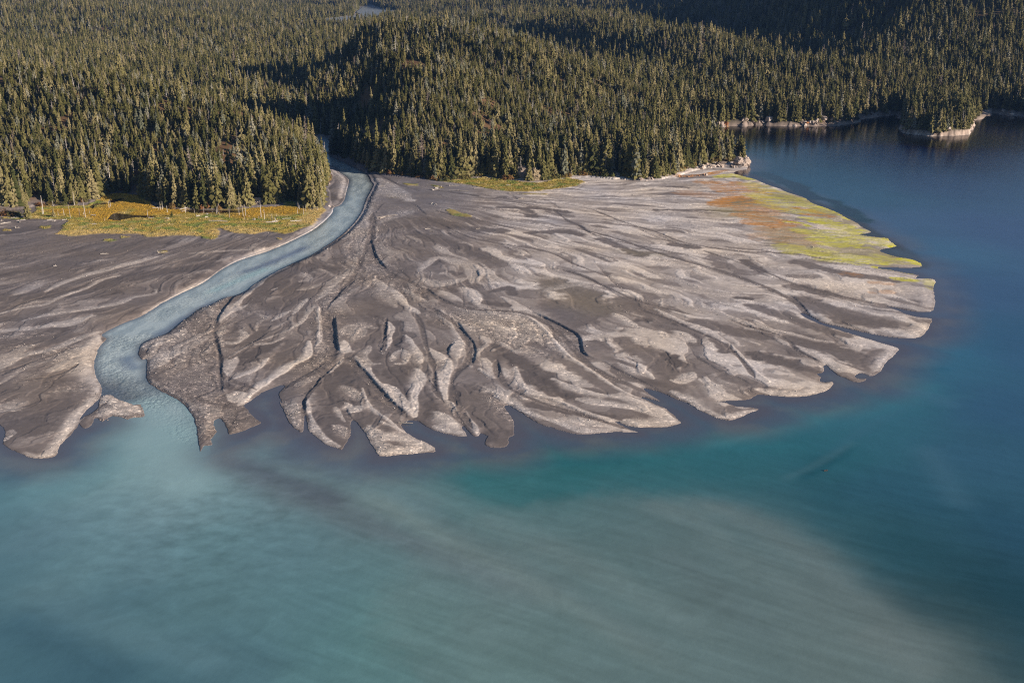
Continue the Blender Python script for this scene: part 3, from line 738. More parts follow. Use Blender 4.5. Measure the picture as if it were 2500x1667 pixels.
def delta(X, Y):
    """height, lightness, coarseness, colour overlays of the gravel flats"""
    zb = base_level(X, Y)
    n1 = fbm(X / 5.0, Y / 5.0, 1, 3)
    n2 = fbm(X / 18.0, Y / 18.0, 2, 3)
    dx = X - APEX[0]; dy = Y - APEX[1]
    r = np.hypot(dx, dy) + 1
    th = np.arctan2(dy, dx)
    wa = 0.05 * fbm(X / 60, Y / 60, 4, 3)
    thw = th + wa
    s1 = noise(thw * 13, r / 90, 6); s2 = noise(thw * 31 + .4 * n2, r / 55, 7); s3 = noise(thw * 75, r / 32, 0)
    st = .5 * s1 + .55 * s2 + .4 * s3
    right = sst(-80, 40, X)                         # the long streaky right side of the fan
    near_r = sst(40, 160, r)
    nf = noise(X / 1.7, Y / 1.7, 5)
    L = .33 + .15 * n2 * (1 - .4 * right) + (.15 + .20 * right) * st * near_r + (.20 + .08 * sst(480, 620, Y)) * right
    patch = sst(.02, .12, s2 + .55 * s3 + .35 * n2 + .12 * n1 - .10)
    L = L + (.10 + .16 * right) * patch * near_r
    z = zb + .06 * n2 + (.05 + .09 * right) * st * near_r + .12 * patch * near_r
    K = np.clip(.12 + .45 * n2 + .25 * s2, 0, 1)
    for sz, wz in (("A:1450,600 1250,760 1150,900 1250,1150 1300,1400", 22), ("N:1200,1000 1100,1300 1000,1500 F:1700,60 1500,300 1380,600 1400,900 1200,1100", 9), ("B:250,120 300,480 500,560", 16), ("B:850,720 1150,800 1400,900", 18), ("E:100,300 500,400 900,550", 14), ("B:1000,1200 1150,1330", 9), ("E:1150,950 1400,1050", 12)):
        i, d, _, _, _ = near(X, Y, smooth(pts(sz), 4), wz * 1.6)
        kz = sst(wz * 1.5, wz * .3, d + 5 * n2[i] + 2 * n1[i])
        K[i] = np.maximum(K[i], .8 * kz); L[i] += .16 * kz * (.75 - L[i]) * 2
    line1 = np.exp(-((s2 + .10 * n1) / .05) ** 2) * sst(-.3, .2, n2 + s1)
    line2 = np.exp(-((noise(thw * 19 + 4.7, r / 120, 1) + .05 * n1) / .035) ** 2)
    chl = np.clip(line1 + line2, 0, 1) * near_r
    L = L - (.20 - .09 * right) * chl; z = z - (.11 - .03 * right) * chl
    mk = sst(-.05, .12, noise(thw * 22, r / 40, 3) + .25 * n2 + .08 * n1)
    L = L - (.10 + .08 * right) * mk * near_r * (noise(X / 25, Y / 25, 5) > -.1)
    far_r = sst(480, 700, Y) * sst(-80, 60, X)
    L = L + .2 * far_r * (1 - .5 * mk)
    for s, w, lum in DARKS:
        w = float(w); lum = float(lum)
        P = smooth(pts(s), 4)
        i, d, sd_, sp, tot = near(X, Y, P, w * 2.2 + 2)
        d = d + (1.2 + .25 * w) * n1[i] + .3 * w * n2[i]
        f = sst(w * 1.25, w * .55, d)
        L[i] += f * .85 * (lum * 1.1 - L[i]); K[i] *= 1 - .7 * f; z[i] -= .12 * f
    for s, w, lift, lum, co in BARS:
        w = float(w); lift = float(lift); lum = float(lum); co = float(co)
        P = smooth(pts(s), 4)
        i, d, sd_, sp, tot = near(X, Y, P, w * 3 + 3)
        k = len(s) % 7
        vary = .72 + .45 * noise(sp * tot / (5 * w) + 3.1 * k, sp * 0 + k, k)
        taper = (.4 + .6 * np.minimum(1, 5 * np.minimum(sp, 1 - sp) + .05)) * vary
        sg = np.sign(-(P[-1] - P[0])[1] * .72 + (P[-1] - P[0])[0] * -.69) * sd_      # + on the low sunny side
        ww = w * taper
        d2 = d + .45 * n1[i] + .3 * nf[i] + .14 * w * n2[i]
        crisp = sg > 0
        f = np.where(crisp, sst(ww * 1.08, ww * .72, d2), sst(ww * 2.2, ww * .05, d2 + .3 * w * n1[i]))
        g = np.where(crisp, sst(ww * 1.15, ww * .55, d), sst(ww * 2.0, ww * .1, d))
        L[i] += f * .92 * (lum * (1 + .18 * n1[i] + .10 * nf[i]) - L[i]); K[i] += f * .8 * (co - K[i]); z[i] += lift * .26 * g
    for s, h, c, wl in SCARPS:
        h = float(h) * .38; wl = float(wl) * .7
        P = smooth(pts(s), 5)
        sg = compass(P, c)
        reach = 34
        i, d, sd_, sp, tot = near(X, Y, P, reach)
        ends = sst(0, .16, np.minimum(sp, 1 - sp) + .02)
        ends = ends * sst(reach, reach * .5, d)
        dd = d * sd_ * sg + .35 * n1[i]
        hi = dd > 0
        ws = sst(-.75, .75, dd)
        zz = ws * .55 * h * np.exp(-np.abs(dd) / 11.0) - (1 - ws) * .45 * h * np.exp(-(np.abs(dd) / wl) ** 1.5)
        z[i] += zz * ends * min(1, .45 + .4 * h / .42)
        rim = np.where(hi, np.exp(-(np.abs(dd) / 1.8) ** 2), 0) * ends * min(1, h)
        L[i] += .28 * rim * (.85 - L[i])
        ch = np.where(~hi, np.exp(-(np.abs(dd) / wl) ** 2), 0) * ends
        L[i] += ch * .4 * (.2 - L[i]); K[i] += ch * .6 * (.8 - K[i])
    for s, w, lum in CHANS:
        w = float(w); lum = float(lum)
        P = smooth(pts(s), 5)
        i, d, sd_, sp, tot = near(X, Y, P, w * 2 + 3)
        d = d + .35 * n1[i] + .25 * w * n2[i]
        ww = w * (.75 + .4 * noise(sp * tot / 14, sp * 0 + w, 5)) * sst(0, .1, np.minimum(sp, 1 - sp) + .03)
        f = sst(ww * 1.15, ww * .6, d)
        L[i] += f * .8 * (lum - L[i]); K[i] += f * .5 * (.55 - K[i]); z[i] -= .16 * sst(ww * 1.3, ww * .3, d)
    al = {k: np.zeros(X.shape) for k in 'yot'}
    fine = fbm(X / 3.0 + 0 * r, Y / 1.2, 2, 3)
    for s, w, k, a in ALGAE:
        w = float(w); a = float(a)
        P = smooth(pts(s), 4)
        i, d, sd_, sp, tot = near(X, Y, P, w * 2.5 + 3)
        f = sst(w * 2.0, w * .3, d + .5 * w * n2[i] + 1.2 * n1[i])
        if k != 't':
            f = sst(.16, .72, f * (.85 + 1.0 * s3[i] + .6 * noise(X[i] / 7, Y[i] / 1.5, 6) + .4 * fine[i]) + (.25 if a > .95 else 0) * f)
        al[k][i] = np.maximum(al[k][i], f * min(a, 1.2))
    al['y'] *= .52 + .60 * sst(-.35, .1, noise(X / 24 + n2, Y / 1.7, 3) + .2 * n1)
    al['o'] *= .55 + .55 * sst(-.3, .15, noise(X / 20 + n2, Y / 2.0, 6) + .2 * n1)
    return z, np.clip(L, 0, 1), np.clip(K, 0, 1), al, n1, n2, st

def lin(r, g, b):
    return np.array([((c / 255 + .055) / 1.055) ** 2.4 if c > 10 else c / 255 / 12.92 for c in (r, g, b)])
def mix(a, b, t):
    return a + (b - a) * t[:, None]

SILT = np.array([.072, .058, .055]); MID = np.array([.178, .145, .132]); PALE = np.array([.52, .448, .40])
def terrain(X, Y, full=True):
    """returns z, colour (linear), attributes"""
    land = np.maximum(sdf(X, Y, LAND_L, 40), sdf(X, Y, LAND_R, 40))
    land = np.maximum(land, sdf(X, Y, ISL, 40))
    zd, L, K, al, n1, n2, st = delta(X, Y)
    sd = land + .5 * n1 + .35 * n2
    shore = sst(0, 7, sd)
    # low wet rim by the water
    L = L + (1 - sst(0, 2.2, sd)) * .35 * (.12 - L) * (zd < 1.4)
    zl = .05 + (zd - .05) * (.35 + .65 * shore) * sst(-.6, 2.2, sd)
    zw = -(.25 + .05 * np.minimum(-sd, 60))
    inriv = inside(X, Y, RIVER)
    zr = river_level(X, Y)
    z = np.where(sd > 0, np.maximum(zl, .06 + 0 * zl), zw)
    rs = np.minimum(sdf(X, Y, RIVER, 30), -sdf(X, Y, ISL, 30) - 1)
    bankz = np.maximum(z, zr + .35 + .25 * np.abs(n2)) 
    z = np.where((rs > -6) & (rs <= 0) & (zr > .25), np.where(rs > -1.0, z + (bankz - z) * np.clip(-rs, 0, 1), np.maximum(z, zr + .3)), z)
    z = np.where(rs > 0, zr - .5 - .15 * np.minimum(rs, 8) , z)
    fs = np.maximum(sdf(X, Y, FOR_L, 40), sdf(X, Y, FOR_R, 40))
    w = sst(-4, 14, fs) * (rs < 0)
    far = (Y > 1040) & (X > 120)
    hz = np.zeros(X.shape)
    m = (w > 0) | far
    hz[m] = hills(X[m], Y[m])
    hz2 = np.where(hz > 0, hz + 5.2 * sst(0, 1.3, hz + .5 * n1), hz)
    z = np.where(far, hz2, z * (1 - w) + w * np.maximum(hz, 2.2) + 1.2 * sst(0, 6, hz))
    w = np.where(far, sst(.6, 3.0, hz2), w)
    # colours
    L = np.clip(L + .05 * n1 * K, 0, 1)
    c = np.where((L < .42)[:, None], mix(SILT, MID, np.clip(L / .42, 0, 1)), mix(MID, PALE, np.clip((L - .42) / .58, 0, 1)))
    tint = fbm(X / 40, Y / 40, 6, 2)
    c = c * (1 + .06 * tint[:, None] * np.array([1.2, .4, -1.2]))
    c = mix(c, np.array([.23, .18, .065]), np.clip(al['t'] * .9, 0, 1))
    c = mix(c, np.array([.40, .17, .03]), np.clip(al['o'] * 1.0, 0, 1))
    c = mix(c, np.array([.45, .41, .03]), np.clip(al['y'] * .95, 0, 1))
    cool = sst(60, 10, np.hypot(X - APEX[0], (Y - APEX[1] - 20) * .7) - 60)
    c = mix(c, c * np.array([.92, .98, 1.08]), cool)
    grass = np.zeros(X.shape)
    for P in (MEADOW_L, MEADOW_R):
        g = sdf(X, Y, P, 20)
        f = sst(-.4, 2.0, g + 1.6 * n1)
        grass = np.maximum(grass, f)
    for P in TUFTS:
        g = sdf(X, Y, P, 8)
        grass = np.maximum(grass, .85 * sst(-.6, .8, g + 1.2 * n1))
    nz = fbm(X / 14, Y / 9, 3, 3)
    gc = mix(np.array([.27, .20, .045]), np.array([.15, .17, .035]), sst(-.05, .35, nz))
    gc = mix(gc, np.array([.36, .27, .10]), sst(.15, .5, fbm(X / 9, Y / 9, 7, 3)))
    gold = np.zeros(X.shape)
    for s in ("M:1250,420 1500,400 1700,330 1900,330 2100,420 2000,440", "M:1250,430 1400,470 1500,510", "K:1150,470 1400,400 1700,420", "M:850,420 1100,430", "M:1500,220 1800,260", "K:0,420 150,420"):
        i, d, _, _, _ = near(X, Y, smooth(pts(s, 3.2), 4), 24)
        gold[i] = np.maximum(gold[i], sst(18, 7, d + 4 * n2[i]))
    gc = mix(gc, np.array([.33, .185, .015]), gold * .8)
    straw = np.zeros(X.shape)
    for s in ("M:740,715 1100,710 1500,705 1900,740", "K:750,690 1050,690 1300,690", "K:0,720 300,740", "K:2100,420 2000,560"):
        i, d, _, _, _ = near(X, Y, smooth(pts(s, 3.2), 4), 20)
        straw[i] = np.maximum(straw[i], sst(14, 4, d + 4 * n2[i]))
    gc = mix(gc, np.array([.40, .28, .105]), straw * .8)
    gc = gc * (1 + .14 * n1[:, None])
    c = mix(c, gc, grass)
    z = z + grass * (1 - w) * (.35 + .25 * n1)
    pond = np.zeros(X.shape)
    for P in POND:
        g = sdf(X, Y, P, 12)
        pond = np.maximum(pond, sst(-1.5, 1.0, g))
    z = z * (1 - pond) + pond * 2.1
    c = mix(c, np.array([.05, .03, .012]), pond)
    # forest floor, rust-red bog openings, bare rock at the shore
    fl = mix(np.array([.045, .04, .022]), np.array([.10, .056, .026]), sst(.12, .4, fbm(X / 35, Y / 35, 1, 3)))
    c = mix(c, fl, w)
    rockm = np.where(far, sst(-.4, .3, hz2) * sst(6.4, 4.6, hz2 + n1 * 1.2), 0)
    c = mix(c, np.array([.25, .19, .155]) * (1 + .9 * n1[:, None]), np.clip(rockm, 0, 1))
    K = np.where(grass > .5, .1, K) * (1 - w)
    return z, np.clip(c, .01, .9), K, fs, w, grass, hz2, rs, sd

# ------------------------------------------------------------------ materials
def nodes(name):
    m = bpy.data.materials.new(name)
    m.use_nodes = True
    nt = m.node_tree
    b = nt.nodes["Principled BSDF"]
    return m, nt, b
def N(nt, t, **kw):
    n = nt.nodes.new(t)
    for k, v in kw.items():
        setattr(n, k, v)
    return n
def ground_mat():
    m, nt, b = nodes("gravel_and_silt")
    at = N(nt, "ShaderNodeAttribute", attribute_name="col")
    ac = N(nt, "ShaderNodeAttribute", attribute_name="coarse")
    geo = N(nt, "ShaderNodeNewGeometry")
    vor = N(nt, "ShaderNodeTexVoronoi"); vor.inputs['Scale'].default_value = .95
    nt.links.new(geo.outputs['Position'], vor.inputs['Vector'])
    bw = N(nt, "ShaderNodeSeparateColor"); nt.links.new(vor.outputs['Color'], bw.inputs[0])
    rp = N(nt, "ShaderNodeValToRGB")
    rp.color_ramp.elements[0].position = .0; rp.color_ramp.elements[0].color = (.55, .55, .55, 1)
    e = rp.color_ramp.elements.new(.6); e.color = (.9, .9, .9, 1)
    e = rp.color_ramp.elements.new(.86); e.color = (1.25, 1.22, 1.15, 1)
    rp.color_ramp.elements[-1].position = 1.0; rp.color_ramp.elements[-1].color = (2.6, 2.5, 2.3, 1)
    nt.links.new(bw.outputs[0], rp.inputs[0])
    no = N(nt, "ShaderNodeTexNoise"); no.inputs['Scale'].default_value = .35; no.inputs['Detail'].default_value = 6
    nt.links.new(geo.outputs['Position'], no.inputs['Vector'])
    nr = N(nt, "ShaderNodeMapRange"); nr.inputs[1].default_value = .3; nr.inputs[2].default_value = .7; nr.inputs[3].default_value = .88; nr.inputs[4].default_value = 1.12
    nt.links.new(no.outputs[0], nr.inputs[0])
    m0 = N(nt, "ShaderNodeMix", data_type='RGBA', blend_type='MIX')
    nt.links.new(ac.outputs['Fac'], m0.inputs[0]); m0.inputs[6].default_value = (1, 1, 1, 1); nt.links.new(rp.outputs[0], m0.inputs[7])
    m1 = N(nt, "ShaderNodeMix", data_type='RGBA', blend_type='MULTIPLY'); m1.inputs[0].default_value = 1
    nt.links.new(at.outputs['Color'], m1.inputs[6]); nt.links.new(m0.outputs[2], m1.inputs[7])
    m2 = N(nt, "ShaderNodeMix", data_type='RGBA', blend_type='MULTIPLY'); m2.inputs[0].default_value = 1
    nt.links.new(m1.outputs[2], m2.inputs[6]); nt.links.new(nr.outputs[0], m2.inputs[7])
    nt.links.new(m2.outputs[2], b.inputs['Base Color'])
    b.inputs['Roughness'].default_value = .85
    b.inputs['Specular IOR Level'].default_value = .25
    bp = N(nt, "ShaderNodeBump"); bp.inputs['Strength'].default_value = .55; bp.inputs['Distance'].default_value = .5
    h = N(nt, "ShaderNodeMath", operation='MULTIPLY'); nt.links.new(vor.outputs['Distance'], h.inputs[0])
    hk = N(nt, "ShaderNodeMath", operation='MULTIPLY'); nt.links.new(ac.outputs['Fac'], hk.inputs[0]); hk.inputs[1].default_value = -.4
    nt.links.new(hk.outputs[0], h.inputs[1])
    ha = N(nt, "ShaderNodeMath", operation='ADD'); nt.links.new(h.outputs[0], ha.inputs[0])
    hn = N(nt, "ShaderNodeMath", operation='MULTIPLY'); nt.links.new(no.outputs[0], hn.inputs[0]); hn.inputs[1].default_value = .25
    nt.links.new(hn.outputs[0], ha.inputs[1])
    nt.links.new(ha.outputs[0], bp.inputs['Height'])
    nt.links.new(bp.outputs[0], b.inputs['Normal'])
    return m
def water_mat(name, wave, dist, rough, foam):
    m, nt, b = nodes(name)
    at = N(nt, "ShaderNodeAttribute", attribute_name="col")
    ar = N(nt, "ShaderNodeAttribute", attribute_name="chop")
    geo = N(nt, "ShaderNodeNewGeometry")
    no = N(nt, "ShaderNodeTexNoise"); no.inputs['Scale'].default_value = wave; no.inputs['Detail'].default_value = 5; no.inputs['Roughness'].default_value = .6
    nt.links.new(geo.outputs['Position'], no.inputs['Vector'])
    if foam:
        n2 = N(nt, "ShaderNodeTexNoise"); n2.inputs['Scale'].default_value = .42; n2.inputs['Detail'].default_value = 8; n2.inputs['Roughness'].default_value = .75
        nt.links.new(geo.outputs['Position'], n2.inputs['Vector'])
        mr = N(nt, "ShaderNodeMapRange"); mr.inputs[1].default_value = .60; mr.inputs[2].default_value = .72
        nt.links.new(n2.outputs[0], mr.inputs[0])
        mu = N(nt, "ShaderNodeMath", operation='MULTIPLY'); nt.links.new(mr.outputs[0], mu.inputs[0]); nt.links.new(ar.outputs['Fac'], mu.inputs[1])
        mx = N(nt, "ShaderNodeMix", data_type='RGBA'); nt.links.new(mu.outputs[0], mx.inputs[0])
        nt.links.new(at.outputs['Color'], mx.inputs[6]); mx.inputs[7].default_value = (.62, .66, .66, 1)
        nt.links.new(mx.outputs[2], b.inputs['Base Color'])
    else:
        nt.links.new(at.outputs['Color'], b.inputs['Base Color'])
    b.inputs['Roughness'].default_value = rough
    b.inputs['IOR'].default_value = 1.33
    b.inputs['Specular IOR Level'].default_value = .4
    bp = N(nt, "ShaderNodeBump"); bp.inputs['Distance'].default_value = dist
    st = N(nt, "ShaderNodeMath", operation='MULTIPLY_ADD'); nt.links.new(ar.outputs['Fac'], st.inputs[0]); st.inputs[1].default_value = .8; st.inputs[2].default_value = .12
    nt.links.new(st.outputs[0], bp.inputs['Strength'])
    nt.links.new(no.outputs[0], bp.inputs['Height']); nt.links.new(bp.outputs[0], b.inputs['Normal'])
    return m
def vary_mat(name, cols, rough=.9, scale=.6, spec=.2, bump=0, by_object=True):
    """a colour that wanders between the given ones, per object and over its surface"""
    m, nt, b = nodes(name)
    oi = N(nt, "ShaderNodeObjectInfo")
    tc = N(nt, "ShaderNodeTexCoord")
    no = N(nt, "ShaderNodeTexNoise"); no.inputs['Scale'].default_value = scale; no.inputs['Detail'].default_value = 4
    nt.links.new(tc.outputs['Object'], no.inputs['Vector'])
    a = N(nt, "ShaderNodeMath", operation='MULTIPLY_ADD'); nt.links.new(no.outputs[0], a.inputs[0]); a.inputs[1].default_value = .9; a.inputs[2].default_value = -.45
    s = N(nt, "ShaderNodeMath", operation='ADD'); nt.links.new(a.outputs[0], s.inputs[0])
    if by_object: nt.links.new(oi.outputs['Random'], s.inputs[1])
    else: s.inputs[1].default_value = .5
    rp = N(nt, "ShaderNodeValToRGB")
    els = rp.color_ramp.elements
    while len(els) < len(cols): els.new(.5)
    for i, cc in enumerate(cols):
        els[i].position = i / (len(cols) - 1); els[i].color = (*cc, 1)
    nt.links.new(s.outputs[0], rp.inputs[0])
    nt.links.new(rp.outputs[0], b.inputs['Base Color'])
    b.inputs['Roughness'].default_value = rough
    b.inputs['Specular IOR Level'].default_value = spec
    if bump:
        bp = N(nt, "ShaderNodeBump"); bp.inputs['Strength'].default_value = .8; bp.inputs['Distance'].default_value = bump
        nt.links.new(no.outputs[0], bp.inputs['Height']); nt.links.new(bp.outputs[0], b.inputs['Normal'])
    return m
M_GROUND = ground_mat()
M_FJORD = water_mat("fjord_water", .22, .35, .14, False)
M_RIVER = water_mat("glacial_river_water", .45, .8, .22, True)
M_CROWN = vary_mat("spruce_needles", [(.033, .036, .009), (.068, .062, .017), (.11, .095, .032), (.18, .147, .072)], scale=.25)
M_CROWN_G = vary_mat("grey_green_needles", [(.075, .08, .05), (.12, .115, .08), (.17, .155, .11)], scale=.25)
M_BARK = vary_mat("bark", [(.10, .075, .055), (.16, .13, .10)], scale=.8)
M_DEAD = vary_mat("bleached_dead_wood", [(.20, .17, .15), (.32, .28, .25), (.44, .40, .36)], scale=.5)
M_GREYBR = vary_mat("dead_grey_twigs", [(.17, .13, .105), (.25, .20, .165)], scale=.5)
M_ROCK = vary_mat("pale_shore_rock", [(.14, .11, .09), (.27, .21, .175), (.40, .33, .285)], scale=.35, bump=.5)
M_RUST = vary_mat("rust_stained_rock", [(.17, .07, .028), (.30, .13, .045), (.30, .20, .14)], scale=.5, bump=.4)
M_SHRUB = vary_mat("autumn_shrub_leaves", [(.05, .055, .016), (.10, .075, .02), (.15, .065, .025)], scale=.5)
M_GRASS = vary_mat("meadow_grass", [(.17, .17, .035), (.32, .22, .045), (.42, .30, .10)], scale=.05, by_object=False)
M_POND = vary_mat("brown_bog_water", [(.018, .010, .005), (.03, .017, .007)], rough=.12, spec=.5, scale=.1)
M_STONE = vary_mat("river_cobble", [(.16, .14, .13), (.34, .30, .27), (.5, .45, .4)], scale=.09, by_object=False)

def mesh_from(name, V, F, mats, attrs=None, mi=None, smooth_=False):
    """V (n,3); F list of arrays of equal-arity faces"""
    me = bpy.data.meshes.new(name)
    V = np.ascontiguousarray(V, np.float32)
    F = [np.asarray(f, np.int32) for f in F if len(f)]
    me.vertices.add(len(V)); me.vertices.foreach_set('co', V.ravel())
    nl = sum(f.size for f in F); npoly = sum(len(f) for f in F)
    me.loops.add(nl); me.polygons.add(npoly)
    me.loops.foreach_set('vertex_index', np.concatenate([f.ravel() for f in F]))
    tot = np.concatenate([np.full(len(f), f.shape[1], np.int32) for f in F])
    me.polygons.foreach_set('loop_start', np.concatenate([[0], np.cumsum(tot)[:-1]]).astype(np.int32))
    me.polygons.foreach_set('use_smooth', np.full(npoly, smooth_))
    for m in mats: me.materials.append(m)
    if mi is not None: me.polygons.foreach_set('material_index', np.asarray(mi, np.int32))
    me.update(calc_edges=True)
    for k, v in (attrs or {}).items():
        if v.ndim == 2:
            a = me.attributes.new(k, 'FLOAT_COLOR', 'POINT')
            a.data.foreach_set('color', np.concatenate([v, np.ones((len(v), 1))], 1).astype(np.float32).ravel())
        else:
            a = me.attributes.new(k, 'FLOAT', 'POINT')
            a.data.foreach_set('value', v.astype(np.float32))
    me.validate()
    return me
def link(name, me, parent=None, loc=None, **props):
    o = bpy.data.objects.new(name, me)
    COL.objects.link(o)
    if parent: o.parent = parent
    if loc is not None: o.location = loc
    for k, v in props.items(): o[k] = v
    return o
def grid_faces(nr, nc, keep=None):
    i = np.arange(nr * nc).reshape(nr, nc)
    f = np.stack([i[:-1, :-1], i[:-1, 1:], i[1:, 1:], i[1:, :-1]], -1).reshape(-1, 4)
    return f if keep is None else f[keep.reshape(-1)]
def compact(V, F, attrs):
    used = np.unique(F)
    mp = np.zeros(len(V), np.int64); mp[used] = np.arange(len(used))
    return V[used], mp[F], {k: v[used] for k, v in attrs.items()}

def rows(D0, D1, k, cap):
    out = [D0]
    while out[-1] < D1:
        D = out[-1]
        out.append(D + max(.4, min(cap, k * D * D / (CAM_H * 1097.0))))
    return np.array(out)

# ------------------------------------------------------------------ ground sheets
print("terrain ...")
UC = np.linspace(-.62, .56, 1670)
RD = rows(368, 1262, .62, 1.35)
Xg = (UC[None] * RD[:, None] * 1.0).ravel(); Yg = np.repeat(RD, len(UC))
zg, cg, kg, fs_g, w_g, grass_g, hz_g, rs_g, sd_g = terrain(Xg, Yg)
nr_, nc_ = len(RD), len(UC)
ZG = zg.reshape(nr_, nc_)
print("near grid", nr_, nc_)
keep = (zg.reshape(nr_, nc_) > -1.5)
kq = keep[:-1, :-1] | keep[1:, 1:] | keep[:-1, 1:] | keep[1:, :-1]
Vv = np.stack([Xg, Yg, zg], -1)
V1, F1, A1 = compact(Vv, grid_faces(nr_, nc_, kq), {'col': cg, 'coarse': kg})
link("ground", mesh_from("ground", V1, [F1], [M_GROUND], A1, smooth_=True), kind="structure")

# far hills
UF = np.linspace(-.62, .62, 620)
RF = np.concatenate([[1255], rows(1262, 7000, 1.6, 40)])
Xf = (UF[None] * RF[:, None]).ravel(); Yf = np.repeat(RF, len(UF))
hf = hills(Xf, Yf)
RIV_FAR = [pts(s, 6) for s in ("S:700,54 760,54 810,48 850,44 885,40 870,34 885,20 905,17 925,24 960,29 985,31 960,36 935,38 920,46 890,50 870,47 850,51 830,59 770,61 700,60",)]
rsf = sdf(Xf, Yf, RIVER, 30)
hf2 = np.where(hf > 0, hf + 5.2 * sst(0, 1.3, hf + .5 * fbm(Xf / 6, Yf / 6, 1, 2)), hf)
hf2 = np.where(rsf > 0, river_level(Xf, Yf) - 1.0, hf2)
cf = mix(np.array([.045, .04, .022]), np.array([.10, .056, .026]), sst(.15, .45, fbm(Xf / 35, Yf / 35, 1, 3)))
nf = fbm(Xf / 6, Yf / 6, 1, 2)
cf = mix(cf, np.array([.25, .19, .155]) * (1 + .9 * nf[:, None]), sst(6.4, 4.4, hf2 + nf * 1.2))
bar = np.zeros(Xf.shape)
for P in RIV_FAR: bar = np.maximum(bar, sst(-70, 10, sdf(Xf, Yf, P, 90)))
cf = mix(cf, np.array([.24, .21, .19]), bar)
hf2 = np.where(bar > 0, hf2 * (1 - bar) + bar * np.clip(hf2, 4, 9), hf2)
kf = (hf2 > -1.5).reshape(len(RF), -1)
kf = kf[:-1, :-1] | kf[1:, 1:] | kf[:-1, 1:] | kf[1:, :-1]
V2, F2, A2 = compact(np.stack([Xf, Yf, hf2], -1), grid_faces(len(RF), len(UF), kf), {'col': cf, 'coarse': 0 * hf2})
link("hills", mesh_from("hills", V2, [F2], [M_GROUND], A2, smooth_=True), kind="structure")

from math import floor
def bil(Z, rr, uu, x, y):
    u = x / y
    fu = np.clip((u - uu[0]) / (uu[1] - uu[0]), 0, len(uu) - 1.001)
    fr = np.clip(np.interp(y, rr, np.arange(len(rr))), 0, len(rr) - 1.001)
    iu = fu.astype(int); ir = fr.astype(int); a = fu - iu; b_ = fr - ir
    return (Z[ir, iu] * (1 - a) + Z[ir, iu + 1] * a) * (1 - b_) + (Z[ir + 1, iu] * (1 - a) + Z[ir + 1, iu + 1] * a) * b_
HF = hf2.reshape(len(RF), -1)
def height(x, y):
    x = np.atleast_1d(np.asarray(x, float)); y = np.atleast_1d(np.asarray(y, float))
    return np.where(y < 1258, bil(ZG, RD, UC, x, y), bil(HF, RF, UF, x, y))

# ------------------------------------------------------------------ water sheets: fjord and river
print("water ...")
UW = np.concatenate([-np.geomspace(1.9, .76, 26), np.linspace(-.74, .74, 1400), np.geomspace(.76, 1.9, 26)])
RW = np.concatenate([np.linspace(70, 164, 60), rows(165, 1130, .8, 1.7), np.linspace(1140, 2600, 70)])
Xw = (UW[None] * RW[:, None]).ravel(); Yw = np.repeat(RW, len(UW))
land_w = np.maximum(np.maximum(sdf(Xw, Yw, LAND_L, 60), sdf(Xw, Yw, LAND_R, 60)), sdf(Xw, Yw, ISL, 60))
rs_w = sdf(Xw, Yw, RIVER, 30)
nw1 = fbm(Xw / 22, Yw / 22, 2, 4); nw2 = fbm(Xw / 70, Yw / 70, 5, 4)
# colour of the suspended silt, sampled over the fjord: photo x, y, r, g, b
WC = """-200,1250 88,122,132|0,1150 78,118,130|0,1250 82,114,126|0,1400 78,110,122|0,1600 66,98,112|150,1180 104,140,148|150,1300 88,116,128|150,1500 74,106,120|150,1660 60,92,108
350,1150 128,156,160|350,1220 112,136,144|350,1350 94,122,132|350,1500 84,116,126|350,1660 64,96,110|480,1150 122,150,154|500,1230 112,138,145|520,1320 94,126,134|550,1450 86,116,124|560,1640 76,106,118
640,1130 92,106,116|700,1200 100,124,132|720,1330 92,122,132|760,1450 86,118,126|800,1600 84,118,124|620,1080 96,120,130|800,1150 106,124,128|900,1200 104,122,126|1000,1130 74,112,120
1000,1260 98,118,123|1000,1400 92,120,126|1000,1520 90,126,128|1000,1660 88,120,124|1150,1160 42,100,108|1200,1210 58,106,112|1200,1300 86,112,117|1250,1400 96,116,120|1250,1520 94,118,121|1250,1660 92,122,124
1400,1110 38,98,106|1400,1200 46,98,106|1420,1300 74,104,110|1450,1400 88,110,114|1500,1520 90,114,118|1500,1660 90,114,118|1600,1080 42,102,112|1600,1180 42,94,104|1620,1260 88,112,118|1700,1350 88,108,113|1750,1480 90,108,112|1750,1640 88,108,112
1800,1050 48,106,118|1800,1150 46,94,106|1850,1250 62,96,106|1900,1330 84,106,112|2000,1450 94,110,114|2050,1600 94,110,112|1950,1000 58,108,124|2000,1100 42,90,104|2000,1230 38,80,96|2050,1350 50,86,98|2200,1520 84,100,104|2300,1620 92,106,108
2150,950 52,102,120|2150,1050 52,98,116|2200,1200 44,82,102|2200,1350 34,74,90|2300,1480 30,64,78|2450,1600 44,70,82|2450,1450 28,60,76|2450,1300 40,74,96|2350,1100 52,88,112|2450,1000 50,84,112|2300,850 54,100,124|2450,850 52,86,116|2400,700 58,86,118|2450,560 62,84,118
2300,620 64,98,126|2200,540 66,92,122|2100,480 56,88,112|2000,440 52,84,108|1900,410 44,72,92|2300,450 56,78,108|2450,400 54,72,98|2200,380 52,72,100|2000,360 46,70,94|2400,320 48,66,88|2100,330 42,62,82|1800,350 44,72,88|1750,320 36,58,72|2250,330 32,48,66|2480,300 40,56,76|2700,700 58,86,118|2700,1200 40,74,98|2700,1600 34,66,84|-250,1500 64,96,110"""
wp, wc = [], []
for tok in WC.replace('\n', '|').split('|'):
    a, b = tok.split(' ')
    xx, yy = map(float, a.split(',')); wp.append(gnd(xx, yy, 0)); wc.append(lin(*map(float, b.split(','))))
wp = np.array(wp); wc = np.array(wc)
